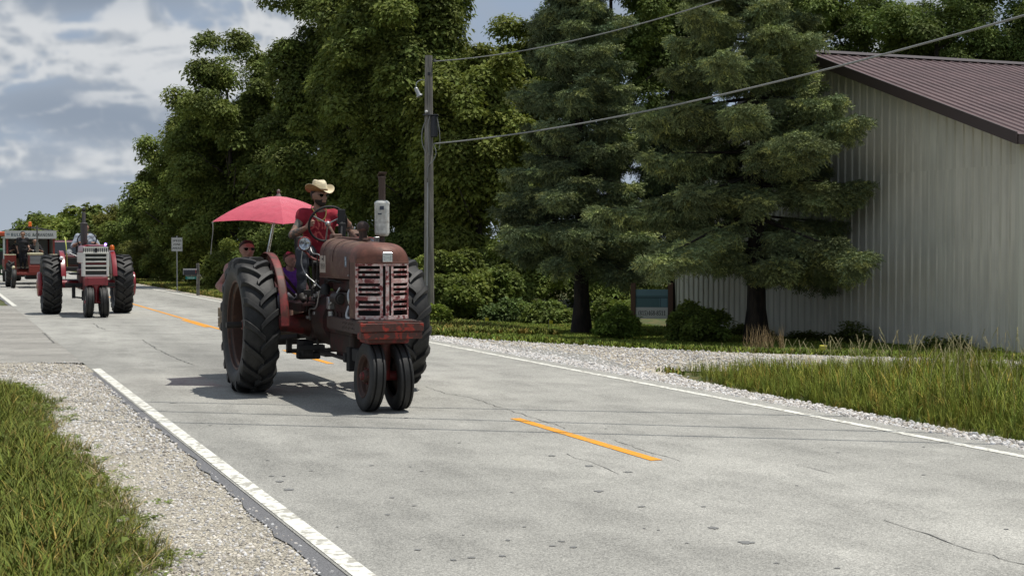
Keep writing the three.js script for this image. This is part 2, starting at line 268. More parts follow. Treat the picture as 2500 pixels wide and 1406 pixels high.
{
  const r = rng(9), spots = [[1568, 1240, 1], [1745, 1293, 1.4], [1825, 1329, 1.8], [680, 1178, 1.2], [660, 1165, 0.8], [700, 1198, 1.6], [1465, 1202, 1.6], [650, 1126, 0.6], [905, 1139, 0.7], [757, 1152, 0.7], [1000, 1142, 0.6], [1028, 1153, 0.6], [1120, 1083, 0.6], [955, 1218, 0.7], [1010, 1238, 0.6], [945, 1260, 0.7], [1240, 1323, 0.7], [1225, 1362, 0.9], [1350, 1337, 0.7], [1372, 1326, 0.8], [1402, 1340, 0.9], [1018, 1347, 0.8], [1106, 1372, 0.7], [1150, 1366, 0.8], [1280, 1290, 0.5], [2050, 1107, 0.7], [2012, 1096, 0.5], [2260, 1093, 0.7], [1440, 1140, 1.4], [1350, 1115, 1.2], [2260, 1162, 0.7], [1720, 1240, 0.6], [1575, 1294, 0.5], [690, 1165, 0.7], [1535, 1155, 1.3], [720, 1060, 0.6], [990, 1022, 0.9], [420, 985, 1.4], [510, 1040, 0.8], [560, 1048, 0.7], [1480, 1048, 0.7], [1250, 1205, 0.5], [1130, 1310, 0.4], [820, 1290, 0.4], [1680, 1330, 0.5], [1900, 1380, 0.6], [2050, 1392, 0.7], [1610, 1298, 0.5], [2465, 1296, 0.6], [1950, 1188, 0.5]];
  for (const [x, y, s] of spots) {
    const [gx, gz] = G(x, y), n = 15, a0 = s * 0.024, sh = new THREE.Shape();
    for (let i = 0; i < n; i++) { const t = i / n * 6.283, q = 0.55 + 0.75 * r(); const X = Math.cos(t) * a0 * q, Y = Math.sin(t) * a0 * 1.15 * q; i ? sh.lineTo(X, Y) : sh.moveTo(X, Y); }
    const g = new THREE.ShapeGeometry(sh); g.rotateX(-Math.PI / 2); g.rotateY(r() * 3); g.translate(gx, 0.0035, -gz); mesh('tar_spot', g, tar, road);
  }
}

// loose stones
function scatter(name, geo, material, count, place, parent, kind = 'stuff') {   // place(i, dummy) sets a matrix, returns a colour or false
  const m = new THREE.InstancedMesh(geo, material, count), d = new THREE.Object3D(); let n = 0; m.name = parent ? name : numbered(name);
  for (let i = 0; i < count; i++) { d.position.set(0, 0, 0); d.rotation.set(0, 0, 0); d.scale.set(1, 1, 1); const c = place(d, i); if (!c) continue; d.updateMatrix(); m.setMatrixAt(n, d.matrix); m.setColorAt(n, c); n++; }
  m.count = n; m.castShadow = m.receiveShadow = true; if (kind) m.userData.kind = kind; (parent || scene).add(m); return m;
}
const stoneGeo = (() => { const g = new THREE.IcosahedronGeometry(1, 1), p = g.attributes.position, r = (x, y, z) => 0.72 + 0.5 * vnoise(x * 1.6 + 20, y * 1.6 + 20, z * 1.6 + 20); for (let i = 0; i < p.count; i++) { const x = p.getX(i), y = p.getY(i), z = p.getZ(i), k = r(x, y, z); p.setXYZ(i, x * k, y * k * 0.7, z * k); } g.computeVertexNormals(); return g; })();
const stoneMat = std([1, 1, 1], 0.9);
const inPoly = (P, X, Z) => { let c = false; for (let i = 0, j = P.length - 1; i < P.length; j = i++) if ((P[i][1] > Z) !== (P[j][1] > Z) && X < (P[j][0] - P[i][0]) * (Z - P[i][1]) / (P[j][1] - P[i][1]) + P[i][0]) c = !c; return c; };
{
  const r = rng(31);
  tag(scatter('loose_gravel', stoneGeo, stoneMat, 26000, d => {
    const corner = r() < 0.34, Z = corner ? mix(17.5, 23.3, r()) : 4 + 16 * Math.pow(r(), 1.3), X = corner ? mix(-5, 1.9, r()) : mix(0.7, 1.88, Math.pow(r(), 1.6));
    if (corner && Z > 21.9 + (1.9 - X) * 0.42 - 0.9 * r() * r()) return false; if (corner && Z < 18.6 && X < 0.6) return false;
    const s = mix(0.005, 0.014, Math.pow(r(), 2)) * (Z > 12 ? 1.3 : 1); d.position.copy(R(X, Z, -0.012 + 0.011 * ss(19, 20.5, Z) + s * 0.3)); d.rotation.set(r() * 3, r() * 6, r() * 3); d.scale.setScalar(s);
    const k = 0.30 + 0.44 * r(), w = r() * 0.05; return rgb(k + w, k, k - w * 1.2);
  }), 'loose pale limestone chips along the near road shoulder', 'gravel');
  tag(scatter('loose_gravel', stoneGeo, stoneMat, 30000, d => {
    const sh = r() < 0.4, X = sh ? mix(8.35, 8.85, r()) : mix(8.5, 16, r()), Z = sh ? mix(5, 28, r()) : mix(12, 26, r());
    if (!inPoly(DRIVE, X, Z)) return false; const w0 = R(X, Z);
    const s = mix(0.008, 0.024, Math.pow(r(), 2)); d.position.copy(R(X, Z, groundY(w0.x, -w0.z) + 0.014 + s * 0.3)); d.rotation.set(r() * 3, r() * 6, r() * 3); d.scale.setScalar(s);
    const k = 0.36 + 0.4 * r(), w = r() * 0.05; return rgb(k + w, k, k - w);
  }), 'loose white limestone on the far shoulder and drive', 'gravel');
}

// ================================================================ metal barn beyond the drive
{
  const corner = W(3.87, 33.9, 0), barn = thing('metal_barn', 'pale ribbed metal barn with brown roof behind the spruces', 'barn', V(corner.x, -0.3, corner.z), -Math.atan2(0.929, 0.371));
  const HALF = 5.81, PEAK = 5.85, SL = 0.338, LEN = 17, EAVE = PEAK - HALF * SL;
  const wallTex = tex(512, (u, v) => { const a = fbm(u * 40, v * 4, 3, 4, 40), b = fbm(u * 6, v * 6, 8, 4, 6); const k = 0.755 + (a - 0.5) * 0.13 + (b - 0.5) * 0.10; return [k, k * 0.985, k * 0.915]; });
  const wallMat = std([1, 1, 1], 0.5, { map: again(wallTex, 0.3), side: THREE.DoubleSide }), wallMat2 = std([0.94, 0.95, 0.95], 0.5, { map: again(wallTex, 0.3), side: THREE.DoubleSide });
  const roofTex = tex(512, (u, v) => { const a = fbm(u * 8, v * 8, 5, 5, 8), b = fbm(u * 50, v * 50, 5, 2, 50); const k = 1 + (a - 0.5) * 0.3 + (b - 0.5) * 0.15; return [0.40 * k, 0.325 * k, 0.325 * k]; });
  const roofMat = std([1, 1, 1], 0.5, { map: again(roofTex, 0.4), side: THREE.DoubleSide }), trimMat = std([0.055, 0.038, 0.036], 0.5, { side: THREE.DoubleSide });
  // one ribbed sheet: profile along s, length between lo(s) and hi(s)
  function ribbed(s0, s1, lo, hi, put) {
    const pr = []; for (let s = s0; s < s1 - 1e-4; s += 0.2286) { const major = 0.028; pr.push([s, 0], [s + 0.10, 0], [s + 0.11, 0.006], [s + 0.125, 0.006], [s + 0.135, 0], [s + 0.18, 0], [s + 0.196, major], [s + 0.2126, major], [s + 0.2285, 0]); }
    const a = [], b = []; pr.forEach(([s, h]) => { s = Math.min(s, s1); a.push(put(s, lo(s), h)); b.push(put(s, hi(s), h)); });
    return crease(loft([a, b]), 0.2);
  }
  const top = x => PEAK - Math.abs(x - HALF) * SL - 0.06;
  const gable = grp('front_wall', barn), end = grp('rear_wall', barn);
  for (let i = 0; i * 0.9144 < HALF * 2 - 0.02; i++) {
    const a = i * 0.9144, b = Math.min(a + 0.9144, HALF * 2);
    mesh('wall_panel', buv(ribbed(a, b, () => 0, top, (s, y, h) => V(s, y, h)), 1), i % 3 === 1 ? wallMat2 : wallMat, gable);
    mesh('wall_panel', buv(ribbed(a, b, () => 0, top, (s, y, h) => V(s, y, -LEN - h)), 1), wallMat, end);
  }
  const sideL = grp('side_wall', barn), sideR = grp('side_wall', barn);
  for (let i = 0; i * 0.9144 < LEN - 0.1; i++) { const a = i * 0.9144, b = Math.min(a + 0.9144, LEN); mesh('wall_panel', buv(ribbed(a, b, () => 0, () => EAVE - 0.06, (s, y, h) => V(-h, y, -s)), 1), wallMat, sideL); mesh('wall_panel', buv(ribbed(a, b, () => 0, () => EAVE - 0.06, (s, y, h) => V(HALF * 2 + h, y, -s)), 1), wallMat, sideR); }
  const roof = grp('roof', barn), OV = 0.32;
  for (let i = 0; i < 19; i++) for (const sd of [-1, 1]) {
    const a = -0.3 + i * 0.9144, b = a + 0.9144, run = HALF + OV;
    mesh('roof_panel', buv(ribbed(a, b, () => 0.02, () => run, (s, q, h) => V(HALF + sd * q, PEAK - q * SL + h, -s)), 1), roofMat, roof);
  }
  mesh('ridge_cap', [-1, 1].map(sd => loft([[V(HALF, PEAK + 0.055, 0.34), V(HALF, PEAK + 0.055, -LEN - 0.3)], [V(HALF + sd * 0.22, PEAK - 0.22 * SL + 0.045, 0.34), V(HALF + sd * 0.22, PEAK - 0.22 * SL + 0.045, -LEN - 0.3)]])), trimMat, roof);
  for (const zz of [0.33, -LEN - 0.30]) for (const sd of [-1, 1]) {
    const s = new THREE.Shape([[0, 0.035], [HALF + OV, 0.035 - (HALF + OV) * SL], [HALF + OV, -0.16 - (HALF + OV) * SL], [0, -0.16]].map(p => new THREE.Vector2(p[0] * sd, PEAK + p[1])));
    const g = extr(s, 0.03); g.translate(HALF, 0, zz); mesh('rake_trim', g, trimMat, roof);
    const s2 = new THREE.Shape([[0, -0.10], [HALF + OV, -0.10 - (HALF + OV) * SL], [HALF + OV, -0.13 - (HALF + OV) * SL], [0, -0.13]].map(p => new THREE.Vector2(p[0] * sd, PEAK + p[1])));
    if (zz > 0) { const g2 = extr(s2, 0.33); g2.translate(HALF, 0, 0.001); mesh('soffit', g2, trimMat, roof); }
  }
  for (const sd of [-1, 1]) mesh('eave_trim', box(HALF + sd * (HALF + OV) - 0.015, HALF + sd * (HALF + OV) + 0.015, PEAK - (HALF + OV) * SL - 0.16, PEAK - (HALF + OV) * SL - 0.01, -LEN - 0.28, 0.32), trimMat, roof);
  mesh('corner_trim', [box(-0.03, 0.06, 0, EAVE - 0.1, -0.06, 0.026)], wallMat2, barn); mesh('corner_trim', [box(HALF * 2 - 0.06, HALF * 2 + 0.03, 0, EAVE - 0.1, -0.06, 0.026)], wallMat2, barn);
  mesh('skirt_board', [box(0, HALF * 2, 0, 0.16, 0.021, 0.03)], wallMat2, barn);
}

// ================================================================ poles and wires
const poleTex = tex(512, (u, v) => { const a = fbm(u * 48, v * 3, 3, 4, 48), b = fbm(u * 8, v * 8, 9, 3, 8); const k = 0.44 + (a - 0.5) * 0.36 + (b - 0.5) * 0.15; return [k * 1.03, k, k * 0.95]; });
const poleMat = std([1, 1, 1], 0.95, { map: poleTex, bumpMap: poleTex, bumpScale: 0.012 }), wireMat = std([0.24, 0.245, 0.24], 0.7), galv = std([0.38, 0.39, 0.40], 0.45, { metalness: 0.6 }), darkMetal = std([0.04, 0.042, 0.05], 0.5, { metalness: 0.3 }), porcelain = std([0.62, 0.62, 0.6], 0.3);
function poleShaft(H, r0, r1) { const rows = []; for (let i = 0; i <= 14; i++) { const t = i / 14, row = []; for (let k = 0; k <= 18; k++) { const a = k / 18 * Math.PI * 2, q = mix(r0, r1, t) * (1 + 0.03 * (vnoise(Math.cos(a) * 2 + 9, Math.sin(a) * 2 + 9, t * 4) - 0.5)); row.push(V(Math.cos(a) * q, t * H, -Math.sin(a) * q)); } rows.push(row); } const g = loft(rows), uv = g.attributes.uv; for (let i = 0; i < uv.count; i++) uv.setXY(i, uv.getX(i) * 1, uv.getY(i) * H / 2); const cap = new THREE.CircleGeometry(r1, 18); cap.rotateX(-Math.PI / 2); cap.translate(0, H, 0); return [g, cap]; }
const P0 = onG(pxAt(1047, 34), 34), PY = P0.y;
{
  const p = thing('utility_pole', 'weathered grey wooden utility pole behind the rusty tractor', 'utility pole', P0), H = 6.22 - PY;
  mesh('shaft', poleShaft(H, 0.125, 0.088), poleMat, p);
  mesh('insulator', [lathe([[0, 0], [0.035, 0], [0.04, 0.02], [0.02, 0.035], [0.04, 0.05], [0.035, 0.07], [0, 0.07]]).translate(0.14, H - 0.16, 0.02), rod(V(0.05, H - 0.12, 0.02), V(0.15, H - 0.12, 0.02), 0.012)], darkMetal, p);
  mesh('bracket', box(-0.02, 0.05, H - 0.48, H - 0.40, 0.075, 0.10, 0.005), darkMetal, p);
  mesh('insulator', lathe([[0, 0], [0.03, 0], [0.036, 0.02], [0.03, 0.06], [0, 0.065]]).translate(-0.05, H - 1.36, 0.11), porcelain, p);
  const can = mesh('transformer', [lathe([[0, 0], [0.078, 0.0], [0.08, 0.02], [0.08, 0.46], [0.092, 0.465], [0.092, 0.49], [0.05, 0.515], [0, 0.52]]).translate(0.135, H - 1.93, 0.1), box(0.05, 0.16, H - 1.75, H - 1.68, 0.02, 0.1), box(0.05, 0.16, H - 1.58, H - 1.52, 0.02, 0.1)], darkMetal, p);
  mesh('mounting_plate', box(-0.13, 0.24, H - 1.425, H - 1.40, 0.0, 0.2, 0.006), darkMetal, p);
  mesh('cable', tube([V(-0.02, H - 1.44, 0.12), V(-0.14, H - 1.75, 0.13), V(-0.15, H - 2.05, 0.12), V(-0.06, H - 2.32, 0.13)], 0.012, 20, 6), wireMat, p);
  mesh('cable', tube([V(0.04, H - 1.44, 0.18), V(0.0, H - 1.6, 0.2), V(0.0, H - 2.0, 0.16), V(0.02, H - 2.36, 0.14)], 0.013, 20, 6), wireMat, p);
  mesh('cable', tube([V(0.2, H - 1.44, 0.14), V(0.26, H - 1.8, 0.14), V(0.27, H - 2.05, 0.1), V(0.25, H - 2.2, 0.08)], 0.011, 20, 6), wireMat, p);
  mesh('cable', tube([V(0.12, H - 2.1, 0.1), V(0.18, H - 2.3, 0.12), V(0.1, H - 2.5, 0.13), V(0.0, H - 2.6, 0.14), V(-0.03, H - 2.9, 0.13)], 0.012, 20, 6), wireMat, p);
  mesh('conduit', rod(V(-0.02, H - 3.0, 0.13), V(-0.04, 0, 0.14), 0.016), galv, p);
  const lamp = mesh('yard_light', [lathe([[0, 0.0], [0.075, 0.0], [0.08, 0.03], [0.05, 0.07], [0.05, 0.20], [0.03, 0.24], [0, 0.245]]).rotateZ(0.45).translate(-0.20, H - 0.98, 0.1)], galv, p);
  mesh('lamp_arm', tube([V(-0.07, H - 0.6, 0.04), V(-0.16, H - 0.58, 0.08), V(-0.28, H - 0.66, 0.1), V(-0.29, H - 0.75, 0.1)], 0.012, 16, 6), galv, p);
  // the pole off to the side that the service wires run to
  const Q0 = onG(9, 15), q = thing('utility_pole', 'wooden utility pole out of view where the service wires end', 'utility pole', Q0);
  mesh('shaft', poleShaft(7.6, 0.14, 0.09), poleMat, q);
  const A = W(-1.94, 34), span = (y0, b, c, x0) => { const o = []; for (let i = 0; i <= 24; i++) { const s = i / 24; o.push(W(mix(pxAt(1047, 34) + x0, 9, s), mix(33.95, 15, s), y0 + b * s + c * s * s)); } return o; };
  tag(mesh('service_wire', tube(span(6.08, -1.85, 3.0, 0.14), 0.012, 60, 6), wireMat), 'upper pale overhead wire from the top of the utility pole', 'wire');
  tag(mesh('service_wire', tube(span(4.14, -0.50, 1.58, 0.12), 0.016, 60, 6), wireMat), 'lower pale overhead wire crossing in front of the barn', 'wire');
  // wires above the frame whose shadows cross the road
  const up = (g, Hh) => W(g[0] + Hh * 0.29, g[1] + Hh * 0.05, Hh);
  [[[-3.76, 15.55], [2.53, 14.4], 6.9], [[-2.69, 14.48], [3.3, 13.1], 6.6], [[-2.53, 13.6], [3.76, 12.3], 6.4]].forEach(([a, b, Hh], i) => {
    const e = k => [mix(a[0], b[0], k), mix(a[1], b[1], k)], pts = []; for (let k = -2.6; k <= 2.6; k += 0.2) pts.push(up(e(k), Hh + 0.05 * (k - 0.3) ** 2));
    tag(mesh('overhead_wire', tube(pts, 0.022, 60, 6), wireMat), ['farthest', 'middle', 'nearest'][i] + ' of three overhead wires whose shadows cross the road', 'wire', 'overhead wires across the road');
  });
  for (const k of [-2.6, 2.6]) { const g = [mix(-2.69, 3.3, k), mix(14.48, 13.1, k)], o = thing('utility_pole', k < 0 ? 'wooden utility pole out of view on the near verge' : 'wooden utility pole out of view on the drive verge', 'utility pole', onG(g[0] + 1.9, g[1] + 0.3)); mesh('shaft', poleShaft(7.4, 0.14, 0.09), poleMat, o); mesh('cross_arm', box(-0.05, 0.05, 6.85, 6.95, -1.4, 1.4), poleMat, o); }
}

// ================================================================ people: one skin surface each, clothes and hair as parts
function surfaceNets(f, lo, hi, h) {
  const nx = Math.ceil((hi.x - lo.x) / h) + 1, ny = Math.ceil((hi.y - lo.y) / h) + 1, nz = Math.ceil((hi.z - lo.z) / h) + 1, val = new Float32Array(nx * ny * nz), id = new Int32Array(nx * ny * nz).fill(-1), pos = [], idx = [];
  const at = (i, j, k) => (k * ny + j) * nx + i;
  for (let k = 0; k < nz; k++) for (let j = 0; j < ny; j++) for (let i = 0; i < nx; i++) val[at(i, j, k)] = f(lo.x + i * h, lo.y + j * h, lo.z + k * h);
  const E = [[0, 1], [0, 2], [0, 4], [1, 3], [1, 5], [2, 3], [2, 6], [3, 7], [4, 5], [4, 6], [5, 7], [6, 7]], c = new Float32Array(8);
  for (let k = 0; k < nz - 1; k++) for (let j = 0; j < ny - 1; j++) for (let i = 0; i < nx - 1; i++) {
    let m = 0; for (let q = 0; q < 8; q++) { c[q] = val[at(i + (q & 1), j + (q >> 1 & 1), k + (q >> 2))]; if (c[q] < 0) m |= 1 << q; }
    if (m === 0 || m === 255) continue;
    let x = 0, y = 0, z = 0, n = 0;
    for (const [a, b] of E) if ((m >> a & 1) !== (m >> b & 1)) { const t = c[a] / (c[a] - c[b]); x += (a & 1) + ((b & 1) - (a & 1)) * t; y += (a >> 1 & 1) + ((b >> 1 & 1) - (a >> 1 & 1)) * t; z += (a >> 2) + ((b >> 2) - (a >> 2)) * t; n++; }
    id[at(i, j, k)] = pos.length / 3; pos.push(lo.x + (i + x / n) * h, lo.y + (j + y / n) * h, lo.z + (k + z / n) * h);
  }
  const quad = (a, b, c2, d, flip) => { if (a < 0 || b < 0 || c2 < 0 || d < 0) return; flip ? idx.push(a, c2, b, a, d, c2) : idx.push(a, b, c2, a, c2, d); };
  for (let k = 1; k < nz - 1; k++) for (let j = 1; j < ny - 1; j++) for (let i = 1; i < nx - 1; i++) {
    const v = val[at(i, j, k)] < 0;
    if (v !== val[at(i + 1, j, k)] < 0) quad(id[at(i, j - 1, k - 1)], id[at(i, j, k - 1)], id[at(i, j, k)], id[at(i, j - 1, k)], !v);
    if (v !== val[at(i, j + 1, k)] < 0) quad(id[at(i - 1, j, k - 1)], id[at(i - 1, j, k)], id[at(i, j, k)], id[at(i, j, k - 1)], !v);
    if (v !== val[at(i, j, k + 1)] < 0) quad(id[at(i - 1, j - 1, k)], id[at(i, j - 1, k)], id[at(i, j, k)], id[at(i - 1, j, k)], !v);
  }
  const g = new THREE.BufferGeometry(); g.setAttribute('position', new THREE.Float32BufferAttribute(pos, 3)); g.setIndex(idx); g.computeVertexNormals(); return g;
}
// tapered capsules joined with a smooth minimum; each [ax, ay, az, bx, by, bz, ra, rb]
function capField(caps, k) {
  return (x, y, z) => {
    let d = 9;
    for (const c of caps) {
      const bx = c[3] - c[0], by = c[4] - c[1], bz = c[5] - c[2], px = x - c[0], py = y - c[1], pz = z - c[2], L = bx * bx + by * by + bz * bz, t = L ? clamp((px * bx + py * by + pz * bz) / L) : 0;
      const ex = px - bx * t, ey = py - by * t, ez = pz - bz * t, q = Math.sqrt(ex * ex + ey * ey + ez * ez) - (c[6] + (c[7] - c[6]) * t);
      const h = Math.max(k - Math.abs(d - q), 0) / k; d = Math.min(d, q) - h * h * k * 0.25;
    }
    return d;
  };
}
const cap = (a, b, ra, rb = ra) => [a.x, a.y, a.z, b.x, b.y, b.z, ra, rb];
function bounds(caps, m) { const lo = V(9, 9, 9), hi = V(-9, -9, -9); for (const c of caps) { const r = Math.max(c[6], c[7]) + m; lo.min(V(Math.min(c[0], c[3]) - r, Math.min(c[1], c[4]) - r, Math.min(c[2], c[5]) - r)); hi.max(V(Math.max(c[0], c[3]) + r, Math.max(c[1], c[4]) + r, Math.max(c[2], c[5]) + r)); } return [lo, hi]; }
const skinGeo = (caps, k, h, clip) => { const f = capField(caps, k), [lo, hi] = bounds(caps, 3 * h); return surfaceNets(clip ? (x, y, z) => Math.max(f(x, y, z), clip(x, y, z)) : f, lo, hi, h); };
function folds(g, amp) { const p = g.attributes.position, n = g.attributes.normal; for (let i = 0; i < p.count; i++) { const x = p.getX(i), y = p.getY(i), z = p.getZ(i), k = (fbm(x * 9 + 30, y * 14 + z * 5 + 30, z * 9 + 30, 3) - 0.5) * 2 * amp; p.setXYZ(i, x + n.getX(i) * k, y + n.getY(i) * k, z + n.getZ(i) * k); } g.computeVertexNormals(); return g; }
function paint(g, fn) { const p = g.attributes.position, c = new Float32Array(p.count * 3); for (let i = 0; i < p.count; i++) { const q = fn(p.getX(i), p.getY(i), p.getZ(i)); c.set(q, i * 3); } g.setAttribute('color', new THREE.BufferAttribute(c, 3)); return g; }
function handCaps(wrist, d, n, thumb, curl, s = 1) {                   // d to the knuckles, n out of the palm, thumb = side of the thumb
  d = d.clone().normalize(); n = n.clone().addScaledVector(d, -n.dot(d)).normalize(); let sd = n.clone().cross(d).normalize(); if (sd.dot(thumb) < 0) sd.negate();
  const out = [], P = (a, b, c) => wrist.clone().addScaledVector(d, a * s).addScaledVector(sd, b * s).addScaledVector(n, c * s);
  const fx = [0.030, 0.010, -0.010, -0.029], len = [0.066, 0.075, 0.069, 0.052];
  for (let i = 0; i < 4; i++) {
    const kn = P(0.085 - Math.abs(i - 1) * 0.005, fx[i], 0); out.push(cap(P(0.0, fx[i] * 0.55, 0), kn, 0.0155 * s, 0.0115 * s));
    let p = kn, ang = curl * (0.6 + 0.1 * i); for (let q = 0; q < 3; q++) { const L = len[i] * [0.45, 0.31, 0.24][q] * s, dir = d.clone().multiplyScalar(Math.cos(ang)).addScaledVector(n, Math.sin(ang)), e = p.clone().addScaledVector(dir, L); out.push(cap(p, e, 0.0095 * s, 0.0085 * s)); p = e; ang += curl * 0.85; }
  }
  const t0 = P(0.02, 0.022, 0.004), t1 = P(0.055, 0.05, 0.016), t2 = P(0.085, 0.052 - curl * 0.012, 0.026), t3 = P(0.105, 0.046 - curl * 0.02, 0.036); out.push(cap(t0, t1, 0.014 * s, 0.012 * s), cap(t1, t2, 0.0115 * s, 0.0105 * s), cap(t2, t3, 0.01 * s, 0.0085 * s));
  return out;
}
// head in its own axes: x forward, y up, z right; origin at the middle of the skull, chin near -0.115
function headParts(yaw, tilt, at, s, k) {
  const H = [[0.0, 0.03, 0, -0.018, 0.028, 0, 0.083, 0.085], [0.02, 0.0, 0.018, 0.02, 0.0, -0.018, 0.068, 0.068], [0.045, -0.05, 0.014, 0.045, -0.05, -0.014, 0.042, 0.042], [0.058, -0.092, 0.006, 0.058, -0.092, -0.006, 0.022, 0.022], [0.0, -0.055, 0.04, 0.05, -0.088, 0.018, 0.028, 0.02], [0.0, -0.055, -0.04, 0.05, -0.088, -0.018, 0.028, 0.02],
    [0.084, 0.012, 0, 0.106, -0.028, 0, 0.009, 0.013], [0.082, 0.03, 0.03, 0.082, 0.03, -0.03, 0.013, 0.013], [0.086, -0.058, 0.014, 0.086, -0.058, -0.014, 0.009, 0.009], [-0.008, 0.012, 0.083, -0.014, -0.026, 0.08, 0.012, 0.008], [-0.008, 0.012, -0.083, -0.014, -0.026, -0.08, 0.012, 0.008]];
  const M = new THREE.Matrix4().compose(at, new THREE.Quaternion().setFromEuler(new THREE.Euler(0, yaw, tilt, 'YXZ')), V(s, s, s));
  const put = g => g.applyMatrix4(M);
  const head = put(skinGeo(H, 0.028, k));
  const hairOf = (grow, clip) => put(skinGeo(H.slice(0, 6).map(c => { c = c.slice(); c[6] += grow; c[7] += grow; return c; }), 0.028, k, clip));
  return { head, hairOf, put, M };
}
const skinMat = phys([1, 1, 1], 0.55, { vertexColors: true }), clothBump = tex(256, (u, v) => { const a = fbm(u * 6, v * 6, 3, 4, 6), b = 0.5 + 0.5 * Math.sin(u * 402) * Math.sin(v * 402), k = a * 0.8 + b * 0.2; return [k, k, k]; }, { srgb: false });
const cloth = (c, o = {}) => std(c, 0.9, { bumpMap: clothBump, bumpScale: 0.006, ...o }), lensMat = std([0.012, 0.012, 0.016], 0.12), hairDark = std([0.022, 0.015, 0.011], 0.8), leatherDark = std([0.02, 0.017, 0.015], 0.6);
